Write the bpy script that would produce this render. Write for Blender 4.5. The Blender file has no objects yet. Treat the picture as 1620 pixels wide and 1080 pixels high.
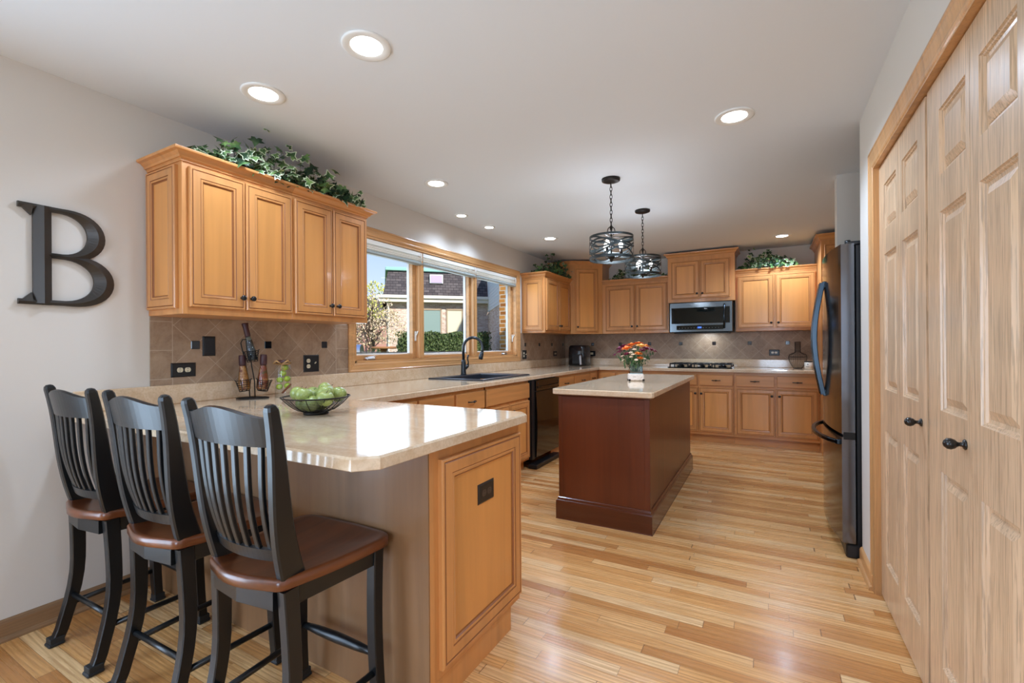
import bpy, math, random
from mathutils import Vector, Matrix

# ------------------------------------------------------------------ camera, world, lights, exposure
SC = bpy.context.scene
COL = SC.collection
PI = math.pi
CAM_H = 1.2107
YAW, ROLL, FPX = 0.506, -0.0067, 729.27
cam_data = bpy.data.cameras.new('camera')
cam_data.sensor_fit = 'HORIZONTAL'
cam_data.sensor_width = 36.0
cam_data.lens = FPX / 1620 * 36.0
cam_data.shift_x = (810 - 809.46) / 1620
cam_data.shift_y = (547.13 - 540) / 1620
cam_data.clip_start = 0.02
cam_data.clip_end = 300
cam = bpy.data.objects.new('camera', cam_data)
COL.objects.link(cam)
_R = Vector((math.cos(YAW), math.sin(YAW), 0)); _D = Vector((0, 0, -1)); _F = Vector((-math.sin(YAW), math.cos(YAW), 0))
_c, _s = math.cos(ROLL), math.sin(ROLL)
_R2 = _R * _c - _D * _s
_D2 = _R * _s + _D * _c
_m = Matrix.Identity(4)
for i in range(3):
    _m[i][0] = _R2[i]; _m[i][1] = -_D2[i]; _m[i][2] = -_F[i]
_m[2][3] = CAM_H
cam.matrix_world = _m
SC.camera = cam

SC.view_settings.view_transform = 'Standard'
SC.view_settings.look = 'None'
SC.view_settings.gamma = 1.0
SC.view_settings.use_curve_mapping = False
SC.view_settings.exposure = 0.48
SC.cycles.max_bounces = 10
SC.cycles.diffuse_bounces = 5
SC.cycles.glossy_bounces = 5
SC.cycles.transmission_bounces = 6
SC.cycles.transparent_max_bounces = 16
SC.cycles.caustics_reflective = False
SC.cycles.caustics_refractive = False
SC.cycles.sample_clamp_indirect = 4.0

world = bpy.data.worlds.new('sky')
SC.world = world
world.use_nodes = True
_nt = world.node_tree
_nt.nodes.clear()
_o = _nt.nodes.new('ShaderNodeOutputWorld'); _b = _nt.nodes.new('ShaderNodeBackground')
_tc = _nt.nodes.new('ShaderNodeTexCoord'); _sx = _nt.nodes.new('ShaderNodeSeparateXYZ'); _cr = _nt.nodes.new('ShaderNodeValToRGB')
_nt.links.new(_tc.outputs['Generated'], _sx.inputs[0]); _nt.links.new(_sx.outputs[2], _cr.inputs[0])
_cr.color_ramp.elements[0].position = 0.0; _cr.color_ramp.elements[0].color = (0.86, 0.90, 0.95, 1)
_cr.color_ramp.elements[1].position = 0.34; _cr.color_ramp.elements[1].color = (0.20, 0.36, 0.80, 1)
_e = _cr.color_ramp.elements.new(0.10); _e.color = (0.56, 0.68, 0.93, 1)
_nt.links.new(_cr.outputs[0], _b.inputs[0]); _b.inputs[1].default_value = 1.0
_nt.links.new(_b.outputs[0], _o.inputs[0])

def add_light(name, kind, loc, energy, color=(1, 1, 1), rot=None, direction=None, parent=None, **kw):
    ld = bpy.data.lights.new(name, kind)
    ld.energy = energy; ld.color = color
    for k, v in kw.items(): setattr(ld, k, v)
    lo = bpy.data.objects.new(name, ld); COL.objects.link(lo)
    lo.location = loc
    if direction is not None: lo.rotation_euler = Vector(direction).to_track_quat('-Z', 'Y').to_euler()
    if parent is not None:
        lo.parent = parent; lo.location = Vector(loc) - parent.location
    return lo

add_light('sun', 'SUN', (0, 0, 12), 5.4, (1.0, 0.94, 0.85), direction=(-0.72, 0.42, -0.62), angle=0.03)
# sink window daylight, and fill lamps added for unseen openings behind the camera
add_light('added_patio_fill', 'AREA', (-2.86, -1.12, 1.08), 90.0, (0.60, 0.78, 1.0), direction=(1, 0.25, 0.0), shape='RECTANGLE', size=2.1, size_y=2.0)
add_light('added_rear_fill', 'AREA', (0.55, -3.93, 1.35), 80.0, (0.58, 0.76, 1.0), direction=(0, 1, 0.0), shape='RECTANGLE', size=1.5, size_y=1.9)
add_light('sink_window_daylight', 'AREA', (-3.0, 3.8, 1.55), 11.0, (0.74, 0.88, 1.0), direction=(1, 0, -0.12), shape='RECTANGLE', size=2.4, size_y=0.85)
CAN_W = 22.0

# ------------------------------------------------------------------ materials
def mat(name, base=(0.5, 0.5, 0.5), rough=0.5, metal=0.0, coat=0.0, emit=None, emit_s=0.0, spec=0.5, trans=0.0, ior=1.45):
    m = bpy.data.materials.new(name); m.use_nodes = True
    b = m.node_tree.nodes['Principled BSDF']
    b.inputs['Base Color'].default_value = (*base, 1)
    b.inputs['Roughness'].default_value = rough
    b.inputs['Metallic'].default_value = metal
    b.inputs['Coat Weight'].default_value = coat
    b.inputs['Coat Roughness'].default_value = 0.12
    b.inputs['Specular IOR Level'].default_value = spec
    b.inputs['Transmission Weight'].default_value = trans
    b.inputs['IOR'].default_value = ior
    if emit:
        b.inputs['Emission Color'].default_value = (*emit, 1); b.inputs['Emission Strength'].default_value = emit_s
    return m

class NT:
    """small node-graph helper"""
    def __init__(s, m): s.t = m.node_tree; s.n = s.t.nodes; s.b = s.n['Principled BSDF']
    def new(s, k, **kw):
        x = s.n.new(k)
        for a, v in kw.items(): setattr(x, a, v)
        return x
    def link(s, a, b): s.t.links.new(a, b)
    def math(s, op, a, b=None, c=None):
        x = s.n.new('ShaderNodeMath'); x.operation = op
        for i, v in enumerate((a, b, c)):
            if v is None: continue
            if isinstance(v, (int, float)): x.inputs[i].default_value = v
            else: s.link(v, x.inputs[i])
        return x.outputs[0]
    def coord(s, which='Object'):
        return s.new('ShaderNodeTexCoord').outputs[which]
    def mapping(s, src, scale=(1, 1, 1), loc=(0, 0, 0), rot=(0, 0, 0)):
        x = s.new('ShaderNodeMapping'); s.link(src, x.inputs[0])
        x.inputs['Scale'].default_value = scale; x.inputs['Location'].default_value = loc; x.inputs['Rotation'].default_value = rot
        return x.outputs[0]
    def noise(s, vec, scale=5, detail=4, rough=0.5, dist=0.0):
        x = s.new('ShaderNodeTexNoise'); s.link(vec, x.inputs['Vector'])
        x.inputs['Scale'].default_value = scale; x.inputs['Detail'].default_value = detail
        x.inputs['Roughness'].default_value = rough; x.inputs['Distortion'].default_value = dist
        return x.outputs[0]
    def ramp(s, fac, stops):
        x = s.new('ShaderNodeValToRGB'); s.link(fac, x.inputs[0])
        e = x.color_ramp.elements
        e[0].position = stops[0][0]; e[0].color = (*stops[0][1], 1)
        e[1].position = stops[-1][0]; e[1].color = (*stops[-1][1], 1)
        for p, c in stops[1:-1]:
            q = e.new(p); q.color = (*c, 1)
        return x.outputs[0]
    def mix(s, fac, a, b, mode='MIX'):
        x = s.new('ShaderNodeMix', data_type='RGBA', blend_type=mode)
        for i, v in ((0, fac), (6, a), (7, b)):
            if isinstance(v, (int, float)): x.inputs[i].default_value = v
            elif isinstance(v, tuple): x.inputs[i].default_value = (*v, 1)
            else: s.link(v, x.inputs[i])
        return x.outputs[2]
    def bump(s, h, strength=0.2, dist=0.01):
        x = s.new('ShaderNodeBump'); x.inputs['Strength'].default_value = strength; x.inputs['Distance'].default_value = dist
        s.link(h, x.inputs['Height']); s.link(x.outputs[0], s.b.inputs['Normal'])
    def color(s, c): s.link(c, s.b.inputs['Base Color'])

def srgb(r, g, b):
    f = lambda c: (c / 255 / 12.92) if c / 255 <= 0.04045 else ((c / 255 + 0.055) / 1.055) ** 2.4
    return (f(r), f(g), f(b))

def mulc(c, k): return tuple(min(1, x * k) for x in c)

def wood(name, c, axis='z', rough=0.32, contrast=0.16, freq=1.0, coat=0.25, pores=0.0, bump=0.03):
    m = mat(name, c, rough, coat=coat)
    t = NT(m)
    st = {'x': (1.3, 22, 22), 'y': (22, 1.3, 22), 'z': (22, 22, 1.3)}[axis]
    st = tuple(v * freq for v in st)
    co = t.coord('Object')
    rnd = t.new('ShaderNodeObjectInfo').outputs['Random']
    cx = t.new('ShaderNodeCombineXYZ'); t.link(t.math('MULTIPLY', rnd, 37.0), cx.inputs[0]); t.link(t.math('MULTIPLY', rnd, 91.0), cx.inputs[2])
    va = t.new('ShaderNodeVectorMath'); t.link(co, va.inputs[0]); t.link(cx.outputs[0], va.inputs[1])
    n1 = t.noise(t.mapping(va.outputs[0], st), 1.0, 5, 0.55, 0.5)
    n2 = t.noise(t.mapping(va.outputs[0], tuple(v * 0.16 for v in st)), 1.0, 3, 0.5, 1.2)
    f = t.math('ADD', t.math('MULTIPLY', n1, 0.5), t.math('MULTIPLY', n2, 0.5))
    col = t.ramp(f, [(0.34, mulc(c, 1 - contrast * 1.5)), (0.5, c), (0.66, mulc(c, 1 + contrast))])
    if pores:
        st2 = tuple(v * 5 if v > 5 else v * 3 for v in st)
        n3 = t.noise(t.mapping(va.outputs[0], st2), 1.0, 3, 0.6)
        pf = t.ramp(n3, [(0.42, (1, 1, 1)), (0.5, (0, 0, 0))])
        col = t.mix(t.math('MULTIPLY', pf, pores), col, mulc(c, 0.62))
    hv = t.new('ShaderNodeHueSaturation'); t.link(col, hv.inputs['Color'])
    t.link(t.math('ADD', t.math('MULTIPLY', rnd, 0.10), 0.95), hv.inputs['Value'])
    t.color(hv.outputs[0])
    t.bump(n1, bump, 0.002)
    return m

MAPLE = srgb(200, 138, 80)
M_panel = wood('maple_centre_panel', srgb(211, 145, 78), 'z', contrast=0.10, freq=0.7)
M_maple = wood('maple_upright_grain', MAPLE, 'z', contrast=0.13)
M_maple_x = wood('maple_grain_along_x', MAPLE, 'x')
M_maple_y = wood('maple_grain_along_y', MAPLE, 'y')
M_glaze = mat('dark_glaze', srgb(144, 88, 46), 0.4)
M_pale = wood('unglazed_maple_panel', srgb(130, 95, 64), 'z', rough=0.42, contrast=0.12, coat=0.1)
M_cherry = wood('dark_cherry_wood', srgb(92, 42, 19), 'z', rough=0.32, contrast=0.2, coat=0.12)
M_cherry_x = wood('dark_cherry_molding', srgb(82, 37, 17), 'x', rough=0.26, contrast=0.15, coat=0.35)
M_oak = wood('oak_trim_upright', srgb(200, 150, 98), 'z', rough=0.35, contrast=0.2, pores=0.25)
M_oak_y = wood('oak_trim_along_y', srgb(200, 150, 98), 'y', rough=0.35, contrast=0.2, pores=0.25)
M_base_y = wood('oak_baseboard', srgb(146, 112, 80), 'y', rough=0.4, contrast=0.2, pores=0.25)
M_dooroak = wood('pickled_oak_door', srgb(210, 178, 144), 'z', rough=0.34, contrast=0.16, pores=0.75, coat=0.3, freq=1.7, bump=0.25)
M_seat = wood('cherry_seat_wood', srgb(98, 52, 26), 'y', rough=0.3, contrast=0.4, coat=0.4, freq=0.7)
M_black = mat('black_satin_lacquer', (0.006, 0.007, 0.008), 0.30, coat=0.0, spec=0.55)
M_iron = mat('dark_bronze_iron', (0.022, 0.018, 0.016), 0.42, metal=0.6)
M_cage = mat('gunmetal_cage', (0.05, 0.06, 0.062), 0.38, metal=0.7)
M_letter = mat('rubbed_bronze_letter', (0.045, 0.038, 0.032), 0.38, metal=0.3)
M_knob = mat('oil_rubbed_bronze', (0.02, 0.018, 0.017), 0.3, metal=0.5, coat=0.3)
M_rubber = mat('black_rubber', (0.015, 0.015, 0.015), 0.6)
M_bsteel = mat('black_stainless_steel', (0.075, 0.078, 0.085), 0.10, metal=1.0)
M_fridgeside = mat('fridge_door_steel', (0.17, 0.18, 0.20), 0.13, metal=1.0)
M_bsteel2 = mat('black_stainless_side', (0.075, 0.085, 0.10), 0.22, metal=0.9)
M_darksteel = mat('blued_steel_handle', (0.045, 0.06, 0.075), 0.22, metal=1.0)
M_blackplastic = mat('black_plastic', (0.01, 0.01, 0.011), 0.35)
M_blackglass = mat('black_glass', (0.004, 0.007, 0.007), 0.03)
M_gap = mat('dark_gap_filler', (0.01, 0.008, 0.006), 0.8)
M_white = mat('white_plastic', srgb(228, 226, 218), 0.45)
M_trimwhite = mat('white_paint_trim', srgb(225, 225, 222), 0.5)
M_cream = mat('cream_plastic', srgb(222, 214, 188), 0.4)
M_plate = mat('black_cover_plate', (0.012, 0.013, 0.016), 0.28)
M_brownplate = mat('dark_brown_cover_plate', (0.022, 0.014, 0.01), 0.35)
M_brownface = mat('brown_receptacle_face', (0.07, 0.045, 0.032), 0.3)
M_silver = mat('brushed_silver', (0.6, 0.6, 0.62), 0.28, metal=1.0)
M_grayvinyl = mat('grey_vinyl', srgb(168, 174, 180), 0.5)
M_lens = mat('lamp_lens', (1, 1, 1), 0.5, emit=(1.0, 0.98, 0.95), emit_s=9.0)
M_bulb = mat('glowing_bulb', (1, 1, 1), 0.3, emit=(1.0, 0.94, 0.85), emit_s=4.5)
M_display = mat('blue_display', (0.02, 0.05, 0.2), 0.3, emit=(0.15, 0.4, 1.0), emit_s=1.2)
M_shade = mat('cream_pleated_fabric', srgb(226, 220, 206), 0.8)
M_grayrail = mat('grey_shade_rail', srgb(150, 156, 152), 0.45)
M_sink = mat('dark_composite_sink', (0.018, 0.024, 0.034), 0.28)
M_faucet = mat('matte_black_faucet', (0.02, 0.028, 0.036), 0.25, metal=0.3, coat=0.3)

def wall_paint(name, c, b=0.03):
    m = mat(name, c, 0.75, spec=0.25); t = NT(m)
    t.bump(t.noise(t.coord('Object'), 220, 3, 0.6), b, 0.001)
    return m
M_wall = wall_paint('greige_wall_paint', srgb(210, 204, 196))
M_ceil = wall_paint('white_ceiling_paint', srgb(220, 225, 230), 0.02)

def thin_glass(name, tint=(1, 1, 1), refl=1.0, rough=0.0):
    m = bpy.data.materials.new(name); m.use_nodes = True
    nt = m.node_tree; nt.nodes.clear()
    o = nt.nodes.new('ShaderNodeOutputMaterial'); mx = nt.nodes.new('ShaderNodeMixShader')
    tr = nt.nodes.new('ShaderNodeBsdfTransparent'); gl = nt.nodes.new('ShaderNodeBsdfGlossy'); fr = nt.nodes.new('ShaderNodeFresnel')
    tr.inputs[0].default_value = (*tint, 1); gl.inputs['Roughness'].default_value = rough; fr.inputs[0].default_value = 1.45
    gm = nt.nodes.new('ShaderNodeNewGeometry'); ma = nt.nodes.new('ShaderNodeMath'); ma.operation = 'MULTIPLY_ADD'
    ma.inputs[1].default_value = 1 / 1.45 - 1.45; ma.inputs[2].default_value = 1.45
    nt.links.new(gm.outputs['Backfacing'], ma.inputs[0]); nt.links.new(ma.outputs[0], fr.inputs[0])
    mu = nt.nodes.new('ShaderNodeMath'); mu.operation = 'MULTIPLY'; mu.inputs[1].default_value = refl; mu.use_clamp = True
    nt.links.new(fr.outputs[0], mu.inputs[0]); nt.links.new(mu.outputs[0], mx.inputs[0])
    nt.links.new(tr.outputs[0], mx.inputs[1]); nt.links.new(gl.outputs[0], mx.inputs[2]); nt.links.new(mx.outputs[0], o.inputs[0])
    return m
M_pane = thin_glass('window_glass', (0.98, 0.99, 1.0), 0.5)
M_glass = thin_glass('clear_vase_glass', (0.93, 0.96, 0.97), 1.6)
M_tealglass = thin_glass('pale_blue_glass', (0.62, 0.80, 0.84), 2.0)
M_bottle = thin_glass('tinted_bottle_glass', (0.80, 0.72, 0.66), 2.0)

def laminate():
    m = mat('beige_laminate_counter', srgb(214, 188, 156), 0.10, spec=0.6, coat=0.35); t = NT(m)
    m.node_tree.nodes['Principled BSDF'].inputs['Coat Roughness'].default_value = 0.04
    co = t.coord('Object')
    n1 = t.noise(t.mapping(co, (3.0, 9.0, 9.0)), 1.6, 6, 0.62, 1.0)
    n2 = t.noise(co, 90, 3, 0.6)
    n3 = t.noise(co, 9, 5, 0.6, 0.6)
    c1 = t.ramp(n1, [(0.34, srgb(206, 178, 146)), (0.5, srgb(216, 192, 162)), (0.68, srgb(224, 204, 178))])
    c2 = t.mix(t.math('MULTIPLY', t.ramp(n2, [(0.45, (0, 0, 0)), (0.62, (1, 1, 1))]), 0.30), c1, srgb(180, 152, 120))
    c3 = t.mix(t.math('MULTIPLY', t.ramp(n3, [(0.5, (0, 0, 0)), (0.7, (1, 1, 1))]), 0.18), c2, srgb(200, 170, 134))
    t.color(c3)
    return m
M_counter = laminate()

def oak_floor():
    m = mat('oak_strip_floor', srgb(206, 158, 104), 0.22, coat=0.05); t = NT(m)
    sp = t.new('ShaderNodeSeparateXYZ'); t.link(t.coord('Object'), sp.inputs[0])
    X, Y = sp.outputs[0], sp.outputs[1]
    Wd = 0.0572
    yr = t.math('DIVIDE', Y, Wd); row = t.math('FLOOR', yr); fy = t.math('FRACT', yr)
    wn = t.new('ShaderNodeTexWhiteNoise', noise_dimensions='1D'); t.link(row, wn.inputs['W'])
    xo = t.math('ADD', t.math('DIVIDE', X, 0.82), t.math('MULTIPLY', wn.outputs[0], 13.7))
    # uneven board lengths: warp along the row
    xo = t.math('ADD', xo, t.math('MULTIPLY', t.math('SINE', t.math('ADD', t.math('MULTIPLY', xo, 2.3), t.math('MULTIPLY', row, 1.7))), 0.3))
    pid = t.math('FLOOR', xo); fx = t.math('FRACT', xo)
    cv = t.new('ShaderNodeCombineXYZ'); t.link(row, cv.inputs[0]); t.link(pid, cv.inputs[1])
    w2 = t.new('ShaderNodeTexWhiteNoise', noise_dimensions='2D'); t.link(cv.outputs[0], w2.inputs['Vector'])
    r2 = w2.outputs[0]
    tone = t.ramp(r2, [(0.0, srgb(184, 122, 66)), (0.18, srgb(204, 146, 86)), (0.45, srgb(224, 168, 104)), (0.75, srgb(231, 182, 122)), (1.0, srgb(236, 198, 146))])
    # grain
    gv = t.new('ShaderNodeCombineXYZ')
    t.link(t.math('ADD', X, t.math('MULTIPLY', r2, 31.0)), gv.inputs[0]); t.link(Y, gv.inputs[1]); t.link(t.math('MULTIPLY', r2, 17.0), gv.inputs[2])
    g1 = t.noise(t.mapping(gv.outputs[0], (2.2, 60, 1)), 1.0, 5, 0.6, 0.4)
    g2 = t.noise(t.mapping(gv.outputs[0], (8, 190, 1)), 1.0, 3, 0.6)
    wv = t.new('ShaderNodeTexWave', wave_type='BANDS', bands_direction='Y'); t.link(t.mapping(gv.outputs[0], (0.9, 11.0, 1)), wv.inputs['Vector'])
    wv.inputs['Scale'].default_value = 1.5; wv.inputs['Distortion'].default_value = 7.0; wv.inputs['Detail'].default_value = 0.6; wv.inputs['Detail Scale'].default_value = 1.1
    col = t.mix(t.math('MULTIPLY', t.ramp(g1, [(0.35, (1, 1, 1)), (0.6, (0, 0, 0))]), 0.35), tone, srgb(164, 112, 64))
    col = t.mix(t.math('MULTIPLY', t.ramp(wv.outputs[0], [(0.0, (1, 1, 1)), (0.45, (0, 0, 0))]), 0.42), col, srgb(164, 112, 62))
    col = t.mix(t.math('MULTIPLY', t.ramp(g2, [(0.4, (1, 1, 1)), (0.52, (0, 0, 0))]), 0.22), col, srgb(150, 100, 58))
    # seams
    ey = t.math('MINIMUM', fy, t.math('SUBTRACT', 1.0, fy)); ex = t.math('MINIMUM', fx, t.math('SUBTRACT', 1.0, fx))
    sy = t.math('LESS_THAN', ey, 0.012); sx = t.math('LESS_THAN', ex, 0.0016)
    seam = t.math('MAXIMUM', sy, sx)
    col = t.mix(t.math('MULTIPLY', seam, 0.75), col, srgb(96, 60, 32))
    t.color(col)
    t.link(t.math('ADD', t.math('MULTIPLY', g1, 0.18), 0.19), t.b.inputs['Roughness'])
    t.bump(t.math('ADD', t.math('SUBTRACT', t.math('MULTIPLY', g2, 0.25), seam), t.math('MULTIPLY', wv.outputs[0], 0.9)), 0.22, 0.0012)
    return m
M_floor = oak_floor()

def tile(name, axis, u0, straight_lo, straight_hi):
    """diagonal ceramic tile on a wall; axis = horizontal world axis of that wall"""
    m = mat(name, srgb(140, 118, 100), 0.38); t = NT(m)
    g = t.new('ShaderNodeNewGeometry').outputs['Position']
    sp = t.new('ShaderNodeSeparateXYZ'); t.link(g, sp.inputs[0])
    U = sp.outputs[0 if axis == 'x' else 1]; Z = sp.outputs[2]
    P = 0.21315
    u = t.math('DIVIDE', t.math('SUBTRACT', U, u0), P); z = t.math('DIVIDE', t.math('SUBTRACT', Z, 1.228), P)
    a = t.math('ADD', u, z); b = t.math('SUBTRACT', u, z)
    fa = t.math('FRACT', t.math('ADD', a, 100.0)); fb = t.math('FRACT', t.math('ADD', b, 100.0))
    e = lambda f: t.math('MINIMUM', f, t.math('SUBTRACT', 1.0, f))
    dd = t.math('MINIMUM', e(fa), e(fb))
    grout_d = t.math('LESS_THAN', dd, 0.011)
    cv = t.new('ShaderNodeCombineXYZ'); t.link(t.math('FLOOR', t.math('ADD', a, 100.0)), cv.inputs[0]); t.link(t.math('FLOOR', t.math('ADD', b, 100.0)), cv.inputs[1])
    wn = t.new('ShaderNodeTexWhiteNoise', noise_dimensions='2D'); t.link(cv.outputs[0], wn.inputs['Vector'])
    # border strips of straight tiles
    lo = t.math('LESS_THAN', U, straight_lo); hi = t.math('GREATER_THAN', U, straight_hi)
    st = t.math('MAXIMUM', lo, hi)
    zz = t.math('FRACT', t.math('ADD', t.math('DIVIDE', t.math('SUBTRACT', Z, 1.20), 0.152), 10.0))
    gs = t.math('LESS_THAN', e(zz), 0.013)
    gb = t.math('MAXIMUM', t.math('LESS_THAN', t.math('ABSOLUTE', t.math('SUBTRACT', U, straight_lo)), 0.002),
                t.math('LESS_THAN', t.math('ABSOLUTE', t.math('SUBTRACT', U, straight_hi)), 0.002))
    grout = t.math('MAXIMUM', t.math('ADD', t.math('MULTIPLY', st, gs), t.math('MULTIPLY', t.math('SUBTRACT', 1.0, st), grout_d)), gb)
    n1 = t.noise(g, 7, 6, 0.65, 0.8); n2 = t.noise(g, 60, 4, 0.6)
    c = t.ramp(n1, [(0.3, srgb(130, 106, 86)), (0.5, srgb(152, 127, 104)), (0.7, srgb(172, 148, 124))])
    c = t.mix(t.math('MULTIPLY', t.ramp(n2, [(0.4, (0, 0, 0)), (0.65, (1, 1, 1))]), 0.3), c, srgb(168, 148, 130))
    hv = t.new('ShaderNodeHueSaturation'); t.link(c, hv.inputs['Color']); t.link(t.math('ADD', t.math('MULTIPLY', wn.outputs[0], 0.18), 0.91), hv.inputs['Value'])
    t.color(t.mix(t.math('MULTIPLY', grout, 0.8), hv.outputs[0], srgb(184, 166, 146)))
    t.bump(t.math('SUBTRACT', t.math('MULTIPLY', n2, 0.3), grout), 0.3, 0.002)
    return m
M_tile_left = tile('diagonal_tile_near', 'y', 1.389, 1.276, 2.345)
M_tile_far = tile('diagonal_tile_far', 'y', 5.384, -50, 50)
M_tile_back = tile('diagonal_tile_back', 'x', -0.625, -50, 50)

def brick(name, c1, c2, cm, sc=1.0, axis='x'):
    m = mat(name, c1, 0.85, spec=0.1); t = NT(m)
    sp = t.new('ShaderNodeSeparateXYZ'); t.link(t.coord('Object'), sp.inputs[0])
    cv = t.new('ShaderNodeCombineXYZ'); t.link(sp.outputs[0 if axis == 'x' else 1], cv.inputs[0]); t.link(sp.outputs[2], cv.inputs[1])
    br = t.new('ShaderNodeTexBrick'); t.link(cv.outputs[0], br.inputs['Vector'])
    br.inputs['Scale'].default_value = sc; br.inputs['Brick Width'].default_value = 0.22; br.inputs['Row Height'].default_value = 0.075; br.inputs['Mortar Size'].default_value = 0.008
    br.inputs['Color1'].default_value = (*c1, 1); br.inputs['Color2'].default_value = (*c2, 1); br.inputs['Mortar'].default_value = (*cm, 1)
    n = t.noise(t.coord('Object'), 4, 5, 0.6)
    t.color(t.mix(t.math('MULTIPLY', t.ramp(n, [(0.4, (0, 0, 0)), (0.65, (1, 1, 1))]), 0.25), br.outputs[0], c2))
    return m
M_brickwhite = brick('whitewashed_brick', srgb(206, 190, 176), srgb(168, 140, 122), srgb(206, 198, 188))
M_brickyel = brick('tan_brick', srgb(196, 140, 72), srgb(140, 88, 44), srgb(190, 180, 160))
def shingle():
    m = mat('dark_slate_shingles', srgb(84, 80, 80), 0.85, spec=0.15); t = NT(m)
    sp = t.new('ShaderNodeSeparateXYZ'); t.link(t.coord('Object'), sp.inputs[0])
    cv = t.new('ShaderNodeCombineXYZ'); t.link(sp.outputs[0], cv.inputs[0]); t.link(sp.outputs[2], cv.inputs[1])
    br = t.new('ShaderNodeTexBrick'); t.link(cv.outputs[0], br.inputs['Vector'])
    br.inputs['Scale'].default_value = 1.0; br.inputs['Brick Width'].default_value = 0.3; br.inputs['Row Height'].default_value = 0.15; br.inputs['Mortar Size'].default_value = 0.012
    br.inputs['Color1'].default_value = (*srgb(92, 86, 86), 1); br.inputs['Color2'].default_value = (*srgb(66, 62, 64), 1); br.inputs['Mortar'].default_value = (*srgb(44, 42, 44), 1)
    t.color(br.outputs[0]); return m
M_shingle = shingle()
M_soffit = mat('white_gutter_paint', srgb(214, 206, 190), 0.6)
M_copper = mat('weathered_copper_cap', srgb(130, 176, 164), 0.6)
M_housewin = mat('house_window_glass', srgb(126, 146, 140), 0.15)
M_houseblind = mat('house_window_blind', srgb(206, 198, 170), 0.7)
M_houseframe = mat('beige_house_window_frame', srgb(150, 132, 108), 0.6)
M_siding = mat('white_lap_siding', srgb(206, 210, 208), 0.7)
M_skylight = mat('skylight_pane', srgb(176, 160, 190), 0.25)

def foliage(name, c1, c2, c3, rough=0.55):
    m = mat(name, c2, rough, spec=0.3); t = NT(m)
    n = t.noise(t.coord('Object'), 14, 3, 0.6)
    t.color(t.ramp(n, [(0.35, c1), (0.5, c2), (0.66, c3)])); return m
M_ivy = foliage('ivy_green', srgb(40, 62, 40), srgb(66, 96, 56), srgb(120, 150, 86), 0.35)
M_ivydark = foliage('ivy_dark_green', srgb(26, 42, 30), srgb(42, 62, 42), srgb(72, 96, 62), 0.35)
M_ivycream = mat('ivy_cream_margin', srgb(206, 214, 180), 0.45)
M_vine = mat('vine_stem', srgb(74, 62, 40), 0.7)
M_hedge = foliage('hedge_leaves', srgb(36, 52, 30), srgb(66, 84, 46), srgb(110, 122, 74))
M_arb = foliage('evergreen_leaves', srgb(34, 56, 34), srgb(56, 84, 48), srgb(84, 112, 62))
M_blossom = foliage('autumn_leaves', srgb(150, 132, 92), srgb(206, 186, 150), srgb(226, 206, 190))
M_yellowleaf = foliage('yellow_green_leaves', srgb(140, 150, 60), srgb(196, 196, 92), srgb(226, 216, 140))
M_grass = foliage('lawn_grass', srgb(80, 100, 44), srgb(116, 136, 62), srgb(150, 160, 90))
M_bark = mat('grey_brown_bark', srgb(96, 80, 66), 0.9)
M_stone = brick('grill_stone', srgb(190, 176, 156), srgb(140, 124, 108), srgb(120, 112, 100), 1.0)
M_fence = mat('black_metal_fence', (0.03, 0.03, 0.03), 0.5)

def apple_mat(name, c1, c2):
    m = mat(name, c1, 0.28, coat=0.25); t = NT(m)
    co = t.coord('Object')
    n = t.noise(t.mapping(co, (20, 20, 6)), 1.5, 4, 0.6); n2 = t.noise(co, 180, 2, 0.5)
    c = t.ramp(n, [(0.35, c2), (0.6, c1)])
    t.color(t.mix(t.math('MULTIPLY', t.ramp(n2, [(0.62, (0, 0, 0)), (0.7, (1, 1, 1))]), 0.5), c, srgb(206, 214, 160)))
    return m
M_apple = apple_mat('green_apple_skin', srgb(152, 164, 92), srgb(124, 140, 70))
M_lime = apple_mat('lime_skin', srgb(164, 182, 46), srgb(110, 140, 30))

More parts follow.
